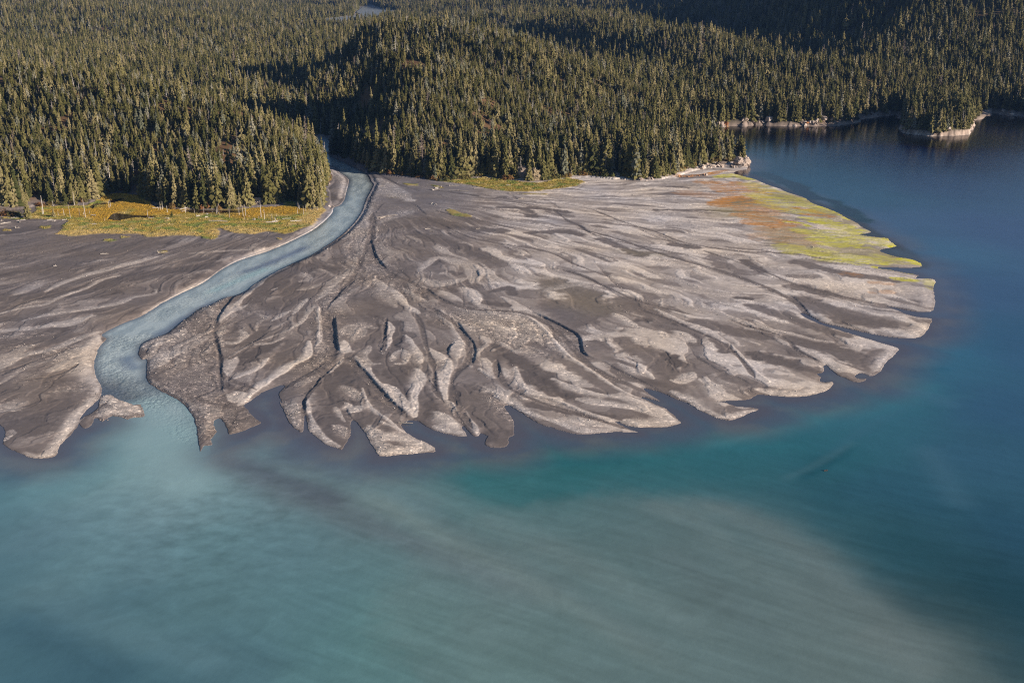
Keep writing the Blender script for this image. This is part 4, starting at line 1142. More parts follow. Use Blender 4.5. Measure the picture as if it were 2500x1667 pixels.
def silt_color(X, Y):
    # flow-warped lookup, so the plumes have feathered edges
    wx = X + 10 * fbm(X / 45, Y / 45, 1, 4) + 3 * fbm(X / 12, Y / 9, 6, 3); wy = Y + 8 * fbm(X / 45, Y / 45, 4, 4) + 3 * fbm(X / 12, Y / 9, 2, 3)
    num = np.zeros((len(X), 3)); den = np.zeros(len(X))
    for p, c in zip(wp, wc):
        sc = 18 + p[1] * .04
        d2 = ((wx - p[0]) ** 2 + ((wy - p[1]) / 1.25) ** 2) / sc ** 2
        w = 1 / (d2 ** 1.6 + .08)
        num += w[:, None] * c; den += w
    return num / den[:, None]
cw = silt_color(Xw, Yw)
def wstroke(s, w, col, a, soft=1.0, var=.35):
    global cw
    P = smooth(pts(s, 0), 5)
    i, d, sd_, sp, tot = near(Xw, Yw, P, w * 2.6 + 4)
    f = np.exp(-(np.maximum(0, d + var * w * nw1[i] + .2 * w * nw2[i]) / w) ** 2) * sst(0, .18, np.minimum(sp, 1 - sp) + .02)
    cw[i] = mix(cw[i], lin(*col), np.clip(f * a, 0, 1))
# streaks that follow the currents
for s, w, col, a in [
    ("S:480,1090 560,1140 700,1200 850,1260 1000,1320 1200,1400 1400,1480", 9, (96, 104, 112), .55),
    ("S:500,1120 600,1140 720,1180 860,1240", 7, (84, 92, 104), .7),
    ("S:560,1060 700,1100 800,1140 950,1200 1100,1270", 8, (104, 128, 136), .5),
    ("S:900,1130 1100,1220 1300,1320 1550,1450 1800,1600", 7, (106, 124, 127), .5),
    ("S:850,1180 1050,1290 1250,1390 1500,1530 1700,1667", 6, (118, 134, 134), .55),
    ("S:1000,1230 1200,1340 1450,1480 1700,1640", 5, (88, 108, 114), .5),
    ("S:900,1100 1050,1180 1200,1260 1350,1330", 5, (86, 118, 124), .5),
    ("S:1620,1220 1750,1240 1850,1280 1960,1350 2080,1450 2200,1550 2350,1660", 9, (104, 118, 121), .6),
    ("S:1700,1300 1850,1380 2000,1490 2150,1620", 8, (98, 114, 117), .4),
    ("S:1560,1220 1700,1270 1800,1330", 6, (104, 122, 126), .5),
    ("S:1600,1330 1750,1440 1900,1580", 5, (86, 104, 110), .5),
    ("S:1930,1170 1980,1145 2040,1110 2080,1080", 3.2, (14, 66, 82), .6),
    ("S:1900,1175 1990,1135 2090,1075", 2.2, (76, 112, 124), .4),
    ("S:1680,1100 1850,1060 2000,1020 2150,960", 4, (66, 120, 130), .45),
    ("S:2050,1030 2180,990 2300,930", 6, (62, 112, 128), .4),
    ("S:2150,960 2250,960 2350,1000", 5, (66, 104, 128), .4),
    ("S:2130,870 2230,900 2330,900", 4, (34, 84, 108), .5),
    ("S:1250,1110 1400,1090 1550,1075", 4, (30, 90, 100), .35),
    ("S:1150,1130 1350,1130 1600,1120", 3, (34, 88, 100), .3),
    ("S:2250,1080 2300,1150 2350,1250", 6, (70, 104, 124), .35),
    ("S:380,1060 420,1120 470,1200", 9, (138, 164, 168), .6),
    ("S:300,1180 250,1260 200,1380 150,1500", 12, (104, 136, 144), .35),
    ("S:0,1120 80,1130 160,1140", 3, (100, 140, 150), .6),
    ("S:0,1165 100,1150 200,1135", 4, (62, 108, 122), .5),
    ("S:0,1500 100,1540 250,1620 350,1667", 9, (60, 90, 106), .6),
    ("S:60,1400 150,1480 350,1560 600,1640", 8, (94, 122, 132), .4),
    ("S:2000,1120 2200,1000 2400,960", 3, (60, 100, 120), .3),
    ("S:2080,1530 2200,1610 2290,1667", 6, (110, 120, 122), .35)]:
    wstroke(s, w, col, a)
pl_ = smooth(pts("S:1440,1195 1620,1203 1760,1233 1870,1283 1960,1345 2080,1447 2200,1543 2380,1690 2500,1800", 0), 4)
pl_ = np.vstack([pl_, pts("S:1000,1800 900,1500 1000,1330 1150,1250 1300,1210", 0)])
ps = sdf(Xw, Yw, pl_, 60) + 5 * nw1 + 4 * nw2 + 3.5 * fbm(Xw / 6, Yw / 6, 1, 3)
cw = mix(cw, lin(100, 116, 119), .38 * sst(-3, 12, ps) * sst(75, 18, np.abs(ps - 12)))
# drawn-out feathering along the drift, finer than the strokes
ang = R(-31)
ua = Xw * math.cos(ang) + Yw * math.sin(ang); ub = -Xw * math.sin(ang) + Yw * math.cos(ang)
ub = ub + 5 * fbm(Xw / 110, Yw / 110, 3, 2)
drift = fbm(ua / 60, ub / 5.5, 2, 4)
plume = sst(-120, -20, Xw) * sst(420, 300, Yw)
cw *= (1 + (.03 + .09 * plume) * drift + (.02 + .05 * plume) * fbm(ua / 25, ub / 2.2, 4, 3))[:, None]
boil = fbm(Xw / 7, Yw / 5, 6, 4)
bx = gnd(500, 1260)
bz = np.exp(-(((Xw - bx[0]) / 45) ** 2 + ((Yw - bx[1]) / 55) ** 2))
swirl = fbm(Xw / 11 + 1.6 * nw1 + .8 * nw2, Yw / 7 + 1.6 * fbm(Xw / 30, Yw / 30, 7, 2), 0, 4)
cw *= (1 + .26 * bz * boil + .05 * nw1 + .05 * nw2 + (.04 + .07 * np.exp(-((Xw + 60) / 150) ** 2)) * swirl * (Yw < 420))[:, None]
# shoal water over the delta front
toe_n = -land_w + 3.2 * nw1 + 4 * nw2
dist_m = np.clip(toe_n, 0, 60)
front = sst(30, 5, dist_m)
shoal = mix(lin(80, 84, 103), lin(96, 93, 102), sst(-.3, .4, nw1))
rr_mouth = gnd(395, 1050)
jet = np.exp(-(((Xw - rr_mouth[0]) / 16) ** 2 + ((Yw - rr_mouth[1]) / 60) ** 2))
sh = front * (.80 - .75 * np.clip(jet, 0, 1))
farside = sst(560, 640, Yw)
sh = sh * (1 - .35 * farside)
cw = mix(cw, shoal, np.clip(sh, 0, 1))
cw = mix(cw, lin(84, 82, 94), .7 * sst(8, 0, dist_m) * (1 - np.clip(jet, 0, 1)) * (rs_w < -4))
# steep right flank: brown-green weed along the drop-off
P = pts("C:560,60 700,130 850,190 1000,260 1150,320 1300,410 1420,490 1540,560 1650,640", 0)
i, d, _, _, _ = near(Xw, Yw, smooth(P, 4), 30)
cw[i] = mix(cw[i], lin(58, 58, 54), .75 * sst(13, 5, d + 2 * nw1[i]))
P = pts("C:680,60 780,100 900,150 1000,210 1130,240 1250,320 1340,360", 0)
i, d, _, _, _ = near(Xw, Yw, smooth(P, 4), 40)
cw[i] = mix(cw[i], lin(24, 54, 56), .8 * sst(11, 4, d + 5 * nw1[i] + 4 * nw2[i]))
P = pts("C:1540,560 1680,620 1760,680 1820,780 1830,880 1800,960", 0)
i, d, _, _, _ = near(Xw, Yw, smooth(P, 4), 30)
cw[i] = mix(cw[i], lin(84, 100, 124), .3 * sst(10, 2, d + 2 * nw1[i]))
# the river
riv = sst(-2, 5, rs_w)
wstroke("E:1500,900 1700,1060 1800,1250 1830,1450", 13, (138, 160, 165), .95)
wstroke("S:385,1030 400,1090 440,1150 500,1220", 13, (130, 156, 161), .8)
i, d, _, _, _ = near(Xw, Yw, pts("E:900,880 1060,880 2125,1460 2300,1560", 0), 40)
mouth = np.ones(len(Xw)); mouth[i] = sst(2, 34, d)
riv = riv * mouth
rc = mix(lin(164, 174, 178), lin(143, 155, 162), sst(-.3, .4, fbm(Xw / 6, Yw / 18, 3, 3)))
for s, w, col, a in [("A:1990,250 1800,330 1650,390 1500,440", 4, (92, 106, 132), .8), ("A:1750,380 1500,480 1300,560", 4, (146, 174, 180), .7),
                     ("A:1400,590 1250,670 1080,780 950,840", 4, (92, 104, 128), .8), ("E:1330,440 1400,560 1420,600", 4, (98, 112, 134), .7),
                     ("E:1150,830 1300,900 1450,950", 3, (96, 102, 122), .8)]:
    i, d, sd_, sp, tot = near(Xw, Yw, smooth(pts(s, 1.5), 4), w * 2.5)
    f = np.exp(-((d + 1.2 * nw1[i]) / w) ** 2) * sst(0, .2, np.minimum(sp, 1 - sp) + .03)
    rc[i] = mix(rc[i], lin(*col), f * a)
cw = mix(cw, rc, riv)
chop = .10 + .06 * nw2
for s, w, a in [("E:1200,280 1350,330 1480,270", 9, .8), ("E:1120,560 1200,700 1400,800 1600,870 1700,900", 10, .9), ("E:1150,400 1120,600", 8, .6),
                ("A:1000,700 1300,560 1600,420 1800,350", 8, .5), ("A:2230,20 2150,150 1950,280", 9, .45), ("N:1000,750 1050,850 950,1000", 10, .6), ("E:1750,960 1900,1050 2000,1300", 7, .35)]:
    i, d, _, _, _ = near(Xw, Yw, smooth(pts(s, 1.5), 4), w * 2)
    chop[i] = np.maximum(chop[i], a * sst(w * 1.6, w * .3, d + 2 * nw1[i]))
t_ = np.clip((Yw - 280) / 330, -.3, 2)[:, None]
cw = np.clip((cw - (np.array([.006, .0105, .0243]) + t_ * np.array([.0103, .0199, .0276]))) / np.array([1.07, 1.04, 1.04]), .004, 1)      # less what the sky adds by reflection
zw = np.where(riv > 0, river_level(Xw, Yw) * sst(-2, 2, rs_w), 0)
zw = np.where(rs_w > -8, np.maximum(zw, np.where(rs_w > -8, river_level(Xw, Yw) - .02, 0) * sst(-8, -2, rs_w)), zw)
wake = noise(Xw / 2.6 + .8 * nw1, Yw / 1.5, 4) * .5 + noise(Xw / 1.3, Yw / .9, 2) * .25
zw = zw + np.clip(chop - .2, 0, 1) * .34 * wake * sst(0, 3, rs_w)
Vw = np.stack([Xw, Yw, zw], -1)
fw = grid_faces(len(RW), len(UW))
visible = (land_w > -60) & (land_w < 3)
kr = (rs_w[fw] > -7).any(1) & ~((rs_w[fw] <= .5).all(1) & (river_level(Xw, Yw)[fw].max(1) < .05))
okland = (land_w[fw] < 6).any(1) | kr
a_w = {'col': np.clip(cw, 0, 1), 'chop': np.clip(chop, 0, 1)}
Va, Fa, Aa = compact(Vw, fw[~kr & okland], a_w)
link("water", mesh_from("water", Va, [Fa], [M_FJORD], Aa, smooth_=True), kind="structure")
Vb, Fb, Ab = compact(Vw, fw[kr], a_w)
link("river", mesh_from("river", Vb, [Fb], [M_RIVER], Ab, smooth_=True), kind="structure")
def flat_sheet(name, P, z, mat):
    V = np.column_stack([P, np.full(len(P), z)])
    me = bpy.data.meshes.new(name)
    me.from_pydata([tuple(v) for v in V], [], [tuple(range(len(V)))])
    me.materials.append(mat)
    return me
for P in RIV_FAR:
    zc = float(np.median(height(P[:, 0], P[:, 1]))) + 1.2
    me = flat_sheet("river", P, zc, M_RIVER)
    a = me.attributes.new('col', 'FLOAT_COLOR', 'POINT')
    a.data.foreach_set('color', np.tile([.26, .29, .32, 1], len(P)).astype(np.float32))
    link("river", me, kind="structure")
for P in POND:
    link("pond", flat_sheet("pond", smooth(P, 2), 2.75, M_POND), kind="structure")

# ------------------------------------------------------------------ plants
print("plants ...")
def cone_tube(p0, p1, r0, r1, n=5):
    """tapered limb as vertices and quads"""
    p0 = np.array(p0, float); p1 = np.array(p1, float)
    d = p1 - p0; d /= np.linalg.norm(d)
    a = np.cross(d, [0, 0, 1.0]) if abs(d[2]) < .95 else np.cross(d, [1.0, 0, 0])
    a /= np.linalg.norm(a); b = np.cross(d, a)
    t = np.arange(n) * 2 * np.pi / n
    ring = np.cos(t)[:, None] * a + np.sin(t)[:, None] * b
    V = np.vstack([p0 + r0 * ring, p1 + r1 * ring])
    i = np.arange(n); j = (i + 1) % n
    return V, np.stack([i, j, j + n, i + n], -1)
class Shape:
    def __init__(s): s.V = []; s.Q = []; s.T = []; s.n = 0
    def quads(s, V, Q):
        s.V.append(V); s.Q.append(np.asarray(Q) + s.n); s.n += len(V)
    def tris(s, V, T):
        s.V.append(V); s.T.append(np.asarray(T) + s.n); s.n += len(V)
    def mesh(s, name, mat):
        F = []
        if s.Q: F.append(np.vstack(s.Q))
        if s.T: F.append(np.vstack(s.T))
        return mesh_from(name, np.vstack(s.V), F, [mat])
def crown_shape(r, H, Rm, levels, per, base, droop, gap=0.0, lean=(0, 0)):
    s = Shape()
    for k in range(levels):
        f = (k + r.random() * .6) / levels
        z = H * (base + (1 - base) * f)
        rad = Rm * (1 - f) ** .75 * r.uniform(.72, 1.18) + .25
        if r.random() < gap: rad *= .45
        ph0 = r.random() * 6.28
        for j in range(per):
            if r.random() < gap * .7: continue
            ph = ph0 + 6.283 * j / per + r.normal(0, .25)
            L = rad * r.uniform(.65, 1.2)
            cx, cy = lean[0] * f, lean[1] * f
            c, sn = math.cos(ph), math.sin(ph)
            wd = L * r.uniform(.26, .40) + .15
            dz = -droop * L * r.uniform(.5, 1.3)
            up = .12 * L
            root = (cx, cy, z + .3)
            tip = (cx + c * L, cy + sn * L, z + dz)
            m1 = (cx + c * L * .55 - sn * wd, cy + sn * L * .55 + c * wd, z + dz * .55 - r.uniform(.1, .5))
            m2 = (cx + c * L * .55 + sn * wd, cy + sn * L * .55 - c * wd, z + dz * .55 - r.uniform(.1, .5))
            mid = (cx + c * L * .6, cy + sn * L * .6, z + dz * .3 + up)
            hang = (cx + c * L * .7, cy + sn * L * .7, z + dz - .35 * L - .3)
            s.tris(np.array([root, m1, tip, mid, m2, hang]), [(0, 1, 3), (1, 2, 3), (0, 3, 4), (3, 2, 4), (1, 5, 2), (4, 2, 5)])
    top = np.array([(lean[0], lean[1], H * 1.0 + .9), (lean[0] + .35, lean[1], H - 1.2), (lean[0] - .2, lean[1] + .3, H - 1.2), (lean[0] - .2, lean[1] - .3, H - 1.2)])
    s.tris(top, [(0, 1, 2), (0, 2, 3), (0, 3, 1)])
    return s
def dead_limbs(r, H, n, Lm, base=.15):
    s = Shape()
    for k in range(n):
        f = r.uniform(base, .97)
        L = Lm * (1 - f) ** .7 * r.uniform(.4, 1.1) + .3
        ph = r.random() * 6.28
        p0 = (0, 0, H * f)
        p1 = (math.cos(ph) * L, math.sin(ph) * L, H * f - L * r.uniform(-.15, .45))
        V, Q = cone_tube(p0, p1, .11, .03, 3)
        s.quads(V, Q)
        for q in range(2):
            t = r.uniform(.4, .9)
            b = np.array(p0) + (np.array(p1) - np.array(p0)) * t
            e = b + np.array([r.normal(0, .4), r.normal(0, .4), r.uniform(-.6, .1)]) * L * .4
            V, Q = cone_tube(b, e, .06, .02, 3); s.quads(V, Q)
    return s
def trunk_shape(r, H, rad, bend=0.0):
    s = Shape()
    ps = [np.array([bend * math.sin(3 * k / 5.) * H * .02, bend * H * .012 * k, H * k / 5.0 - (1.2 if k == 0 else 0)]) for k in range(6)]
    for k in range(5):
        V, Q = cone_tube(ps[k], ps[k + 1], rad * (1 - k / 5.3), rad * (1 - (k + 1) / 5.3), 6)
        s.quads(V, Q)
    return s
KINDS = []
def kind(word, H, crown, trunk, cm, tm):
    KINDS.append(dict(word=word, H=H, crown=crown.mesh("crown", cm), trunk=trunk.mesh("trunk", tm), cs=crown, ts=trunk, cm=cm, tm=tm))
RG = np.random.default_rng(5)
kind("dense", 22, crown_shape(RG, 22, 3.6, 22, 7, .05, .42), trunk_shape(RG, 20, .36), M_CROWN, M_BARK)
kind("broad", 20, crown_shape(RG, 20, 4.4, 18, 7, .05, .35, .12), trunk_shape(RG, 18, .40), M_CROWN, M_BARK)
kind("slender", 24, crown_shape(RG, 24, 2.6, 24, 6, .04, .55, .08), trunk_shape(RG, 22, .32), M_CROWN, M_BARK)
kind("ragged", 22, crown_shape(RG, 22, 3.8, 18, 6, .22, .40, .40), trunk_shape(RG, 21, .36, .3), M_CROWN, M_BARK)
kind("lopsided", 18, crown_shape(RG, 18, 4.0, 16, 7, .06, .40, .2, (.8, .3)), trunk_shape(RG, 16, .34, .4), M_CROWN, M_BARK)
kind("grey-green", 21, crown_shape(RG, 21, 3.2, 19, 6, .10, .50, .25), trunk_shape(RG, 19, .34), M_CROWN_G, M_BARK)
kind("spire-topped", 26, crown_shape(RG, 26, 2.9, 25, 6, .10, .5, .15), trunk_shape(RG, 24, .36), M_CROWN, M_BARK)
kind("bare grey", 19, dead_limbs(RG, 19, 34, 2.4), trunk_shape(RG, 19, .30, .2), M_DEAD, M_DEAD)
kind("leafless brown", 24, dead_limbs(RG, 24, 150, 3.9, .08), trunk_shape(RG, 24, .36, .1), M_GREYBR, M_GREYBR)

# where the wood stands
FX = []
def jitter(D0, D1, sp, ul, ur):
    ys = np.arange(D0, D1, sp)
    out = []
    for y in ys:
        n = int((ur - ul) * y / sp)
        x = ul * y + (np.arange(n) + rng.random(n)) * sp
        out.append(np.column_stack([x, y + rng.uniform(-.5, .5, n) * sp]))
    return np.vstack(out)
TP = np.vstack([jitter(700, 1300, 3.2, -.52, .52), jitter(1300, 1500, 3.8, -.52, .54), jitter(1500, 2300, 5.0, -.52, .54), jitter(2300, 4800, 9.0, -.52, .55)])
tx, ty = TP[:, 0], TP[:, 1]
tz = height(tx, ty)
fsn = np.maximum(sdf(tx, ty, FOR_L, 40), sdf(tx, ty, FOR_R, 40))
rst = sdf(tx, ty, RIVER, 40)
ok = np.where((ty < 1255) & ((tx < 120) | (ty < 1040)), fsn > 1.0, tz > 4.6) & (rst < -5)
for P in RIV_FAR:
    for dd in ((0, 50, 100, 150, 200, 250, 300) if P[:, 1].mean() > 2700 else (0, 60, 110)):
        ok &= sdf(tx * (ty + dd) / ty, ty + dd, P, 40) < -9
spit = (ty < 1060) & (tx > 150)
ok &= ~(spit & (fsn < .5))
# thinning: bog openings and denser hollows
op = fbm(tx / 35, ty / 35, 1, 3)
ok &= rng.random(len(tx)) < np.where(op > .3, .30, .96)
tx, ty, tz, fsn, op = tx[ok], ty[ok], tz[ok], fsn[ok], op[ok]
# leave out what the ridges in front hide
seen = np.ones(len(tx), bool)
for k in np.linspace(.25, .97, 40):
    yy = ty * k
    g = height(tx * k, np.maximum(yy, 370)) + 9.0
    seen &= ~((g > CAM_H + (tz + 24 - CAM_H) * k) & (yy > 700))
shade = np.zeros(len(tx), bool)            # keep hidden trees on crests: their shadows count
tall = tz > 40
seen |= (ty < 1450) & (rng.random(len(tx)) < .6)
tx, ty, tz, fsn, op = tx[seen], ty[seen], tz[seen], fsn[seen], op[seen]
nT = len(tx)
kid = rng.choice(len(KINDS), nT, p=[.17, .14, .14, .15, .10, .14, .07, .075, .015])
edge = fsn < 12
kid = np.where(edge & (rng.random(nT) < .3), 0, kid)
sc = rng.lognormal(-.16, .36, nT) * np.where(op > .2, .75, 1.0)
sc *= .40 + .52 * np.clip(1 - (tz - 4) / 20, 0, 1)          # tall by the shore, stunted up the slopes
sc *= 1 + .5 * sst(1350, 1600, ty)
sc *= np.where((ty < 1080) & (tx > 150), .8, 1.0)
sc = np.clip(sc, .2, 1.45)
sxy = sc ** .8 * rng.uniform(.95, 1.5, nT)
rotz = rng.random(nT) * 6.283
print("trees", nT)

# the 300 largest in the picture are trees of their own, the rest one wood
dist3 = np.sqrt(tx ** 2 + ty ** 2 + (tz - CAM_H) ** 2)
app = sc * 21 / dist3
inframe = (np.abs(tx / (ty * CP + (CAM_H - tz) * SP)) < .455)
front = fsn < 26
score = np.where(inframe, app, 0) * np.where(front, 1.0, .62)
own = np.argsort(-score)[:258]
isown = np.zeros(nT, bool); isown[own] = True

def pic(x, y, z):
    depth = y * CP + (CAM_H - z) * SP
    return 1250 + FPX * x / depth, 833.5 - FPX * ((z - CAM_H) * CP + y * SP) / depth
tpx, tpy = pic(tx, ty, tz)
def place_words(px_, py_, x_, y_):
    if x_ < 0 and px_ < 800:
        for lim, w in ((90, "behind the lone young spruce"), (200, "behind the left snags"), (300, "by the narrow slough"), (400, "around the shaded nook"), (480, "behind the driftwood jam"),
                       (570, "behind the dark slough"), (650, "beside the white outcrop"), (740, "behind the golden sedge"), (800, "by the river bend")):
            if px_ < lim: return w
    for lim, w in ((1000, "by the river's far bank"), (1130, "above the rusty shrubs"), (1220, "left of the mossy outcrop"), (1330, "around the mossy outcrop"), (1440, "right of the mossy outcrop"),
                   (1560, "above the shingle beach"), (1680, "above the rust-stained rocks"), (1760, "on the point's neck"), (9999, "near the rocky point's tip")):
        if px_ < lim: return w
ORD = ["first", "second", "third", "fourth", "fifth", "sixth", "seventh", "eighth", "ninth", "tenth", "eleventh", "twelfth", "thirteenth", "fourteenth", "fifteenth", "sixteenth", "seventeenth", "eighteenth", "nineteenth", "twentieth"]
order = own[np.argsort(tpx[own])]
cls = {}
for i in order:
    size = "tall" if sc[i] * KINDS[kid[i]]['H'] > 22 else ("short" if sc[i] * KINDS[kid[i]]['H'] < 13 else "mid-height")
    w = place_words(tpx[i], tpy[i], tx[i], ty[i])
    row = "front-row" if fsn[i] < 12 else "second-row"
    cls.setdefault((size, kid[i], w, row), []).append(i)
def make_tree(i, name, label, cat, group, k=None):
    K_ = KINDS[kid[i]] if k is None else KINDS[k]
    e = bpy.data.objects.new(name, None)
    COL.objects.link(e)
    e.empty_display_size = .5
    e.location = (tx[i], ty[i], tz[i]); e.rotation_euler = (0, 0, rotz[i]); e.scale = (sxy[i], sxy[i], sc[i])
    e['label'] = label; e['category'] = cat; e['group'] = group
    for part in ('trunk', 'crown'):
        o = bpy.data.objects.new(part, K_[part]); COL.objects.link(o); o.parent = e
    return e
for (size, k, w, row), ids in cls.items():
    dead = KINDS[k]['tm'] is not M_BARK
    for n_i, i in enumerate(ids):
        what = f"{size} {KINDS[k]['word']} {row} " + ("dead tree" if dead else "spruce")
        lab = f"{what} {w}" if len(ids) == 1 else f"{ORD[n_i]} from left of the {what}s {w}"
        make_tree(i, "dead_tree" if dead else "spruce_tree", lab, "tree", "trees along the forest's near edge")

# solitary trees
def lone(spec, z, k, s, label, name="spruce_tree", wid=1.0):
    g = pts(spec, z)[0]
    e = bpy.data.objects.new(name, None); COL.objects.link(e)
    e.location = (g[0], g[1], float(height(g[0], g[1])[0])); e.scale = (s * wid, s * wid, s); e.rotation_euler = (0, 0, 1.3)
    e['label'] = label; e['category'] = "tree"
    for part in ('trunk', 'crown'):
        o = bpy.data.objects.new(part, KINDS[k][part]); COL.objects.link(o); o.parent = e
lone("M:385,512", 3, 0, .66, "lone blue-green young spruce at the meadow's front left edge", wid=1.5)
lone("M:738,500", 3, 0, .30, "small young spruce beside white driftwood at the meadow's front edge", wid=1.5)
lone("N:370,640", 6, 8, 1.12, "largest leafless grey-brown dead spruce leaning over the river mouth's dark bend", "dead_tree")
lone("N:430,620", 5, 8, .66, "smaller leafless dead spruce just right of the largest one", "dead_tree")
lone("N:500,650", 4, 3, .55, "leaning thin spruce at the shaded river edge right of the dead pair", "spruce_tree")
lone("K:110,500", 3, 4, .22, "low dark green bush-like spruce in the middle of the meadow", wid=1.5)

# the wood: one object, trees set out by geometry nodes on its points
wood_col = bpy.data.collections.new("wood_kinds")
for n_i, K_ in enumerate(KINDS):
    s = Shape()
    cv = np.vstack(K_['cs'].V); tv = np.vstack(K_['ts'].V)
    Q = []; T = []
    mi = []
    V = np.vstack([tv, cv])
    tq = np.vstack(K_['ts'].Q); Fs = [tq]; mi += [1] * len(tq)
    if K_['cs'].Q: q = np.vstack(K_['cs'].Q) + len(tv); Fs.append(q); mi += [0] * len(q)
    if K_['cs'].T: q = np.vstack(K_['cs'].T) + len(tv); Fs.append(q); mi += [0] * len(q)
    o = bpy.data.objects.new(f"a{n_i}", mesh_from("wood_tree", V, Fs, [K_['cm'], K_['tm']], mi=mi))
    wood_col.objects.link(o)
def scatter(name, P, kinds, scale, rot, col, **props):
    me = bpy.data.meshes.new(name)
    me.vertices.add(len(P)); me.vertices.foreach_set('co', P.astype(np.float32).ravel())
    a = me.attributes.new('which', 'INT', 'POINT'); a.data.foreach_set('value', kinds.astype(np.int32))
    a = me.attributes.new('sc', 'FLOAT_VECTOR', 'POINT'); a.data.foreach_set('vector', scale.astype(np.float32).ravel())
    a = me.attributes.new('rt', 'FLOAT_VECTOR', 'POINT'); a.data.foreach_set('vector', rot.astype(np.float32).ravel())
    o = link(name, me, **props)
    ng = bpy.data.node_groups.new(name, 'GeometryNodeTree')
    ng.interface.new_socket(name="Geometry", in_out='INPUT', socket_type='NodeSocketGeometry')
    ng.interface.new_socket(name="Geometry", in_out='OUTPUT', socket_type='NodeSocketGeometry')
    gi = ng.nodes.new('NodeGroupInput'); go = ng.nodes.new('NodeGroupOutput')
    ip = ng.nodes.new('GeometryNodeInstanceOnPoints'); ci = ng.nodes.new('GeometryNodeCollectionInfo')
    ci.inputs[0].default_value = col; ci.inputs[1].default_value = True; ci.inputs[2].default_value = True
    ip.inputs['Pick Instance'].default_value = True
    def na(nm, t):
        n = ng.nodes.new('GeometryNodeInputNamedAttribute'); n.data_type = t; n.inputs[0].default_value = nm
        return n.outputs[0]
    ng.links.new(gi.outputs[0], ip.inputs['Points']); ng.links.new(ci.outputs[0], ip.inputs['Instance'])
    ng.links.new(na('which', 'INT'), ip.inputs['Instance Index'])
    ng.links.new(na('sc', 'FLOAT_VECTOR'), ip.inputs['Scale'])
    er = ng.nodes.new('FunctionNodeEulerToRotation')
    ng.links.new(na('rt', 'FLOAT_VECTOR'), er.inputs[0]); ng.links.new(er.outputs[0], ip.inputs['Rotation'])
    ng.links.new(ip.outputs[0], go.inputs[0])
    md = o.modifiers.new("set_out", 'NODES'); md.node_group = ng
    return o
m = ~isown
tilt = rng.normal(0, .035, (m.sum(), 2))
scatter("forest", np.column_stack([tx[m], ty[m], tz[m] - .3]), kid[m], np.column_stack([sxy[m], sxy[m], sc[m]]),
        np.column_stack([tilt, rotz[m]]), wood_col, kind="stuff", label="dense spruce forest covering the hills behind the delta", category="forest")

# ------------------------------------------------------------------ dead trunks in the meadow
print("small things ...")
RS = np.random.default_rng(21)
def tubes(segs, n=5):
    s = Shape()
    for p0, p1, r0, r1 in segs:
        V, Q = cone_tube(p0, p1, r0, r1, n); s.quads(V, Q)
        c = len(V) // 2
        s.tris(np.vstack([V[c:], [np.asarray(p1, float) + (np.asarray(p1, float) - np.asarray(p0, float)) * .01]]), [(i, (i + 1) % c, c) for i in range(c)])
    return s
SN = """M:595,470,225 580,465,380 728,352,280 1018,345,180 1168,505,275 797,483,420 877,478,390 962,515,355 1090,495,390 1143,470,430 1225,455,415 1492,380,290 1512,365,272 2018,480,400 2195,405,300 2222,400,290 2288,440,355 2170,410,370 1430,550,510
K:285,420,370 300,450,355 418,442,370 547,450,362 722,465,360 738,445,350 758,470,410 898,512,370 1030,475,375 1085,490,340 1105,535,490 1120,490,340 1330,505,290 1378,535,400 1482,540,460 1545,500,460 1838,385,305 1855,400,345 1830,455,390 1912,475,360 1940,430,335 1165,500,478 1300,530,490 2100,410,365
K:1235,240,80 1180,190,40 1290,200,110 1212,80,50"""
snags = []
for line in SN.split('\n'):
    fr, rest = line.split(':')
    ox, oy, k = FR[fr]
    for tok in rest.split():
        a, b, c = map(float, tok.split(','))
        g = gnd(ox + a * k, oy + b * k, 3.0)
        snags.append((g[0], g[1], max(1.2, (b - c) * k * math.hypot(g[1], 180) / FPX * 1.06)))
snags.sort(key=lambda q: q[0] / q[1])
cnt = {}
for x, y, h in snags:
    size = "tall" if h > 9 else ("waist-high" if h < 2.4 else ("short" if h < 5.5 else "medium"))
    cnt.setdefault(size, []).append((x, y, h))
for size, lst in cnt.items():
    for n_i, (x, y, h) in enumerate(lst):
        lean = RS.normal(0, .03, 2) * h
        p = [np.array([lean[0] * f ** 2, lean[1] * f ** 2, h * f - (.5 if f == 0 else 0)]) for f in (0, .35, .7, 1)]
        r0 = .14 + .0105 * h
        segs = [(p[j], p[j + 1], r0 * (1 - .22 * j), r0 * (1 - .22 * (j + 1))) for j in range(3)]
        for q in range(int(h / 4)):
            f = RS.uniform(.4, .95); ph = RS.random() * 6.28; L = RS.uniform(.4, 1.2)
            segs.append((np.array([lean[0] * f * f, lean[1] * f * f, h * f]), np.array([lean[0] * f * f + math.cos(ph) * L, lean[1] * f * f + math.sin(ph) * L, h * f + L * .3]), .07, .03))
        link("snag", tubes(segs).mesh("snag", M_DEAD), loc=(x, y, float(height(x, y)[0])),
             label=f"{ORD[n_i % 20]} from left of the {size} bleached branchless trunks standing in the golden meadow" if len(lst) > 1 else f"{size} bleached trunk in the meadow",
             category="snag", group="bleached dead trunks standing in the meadow")

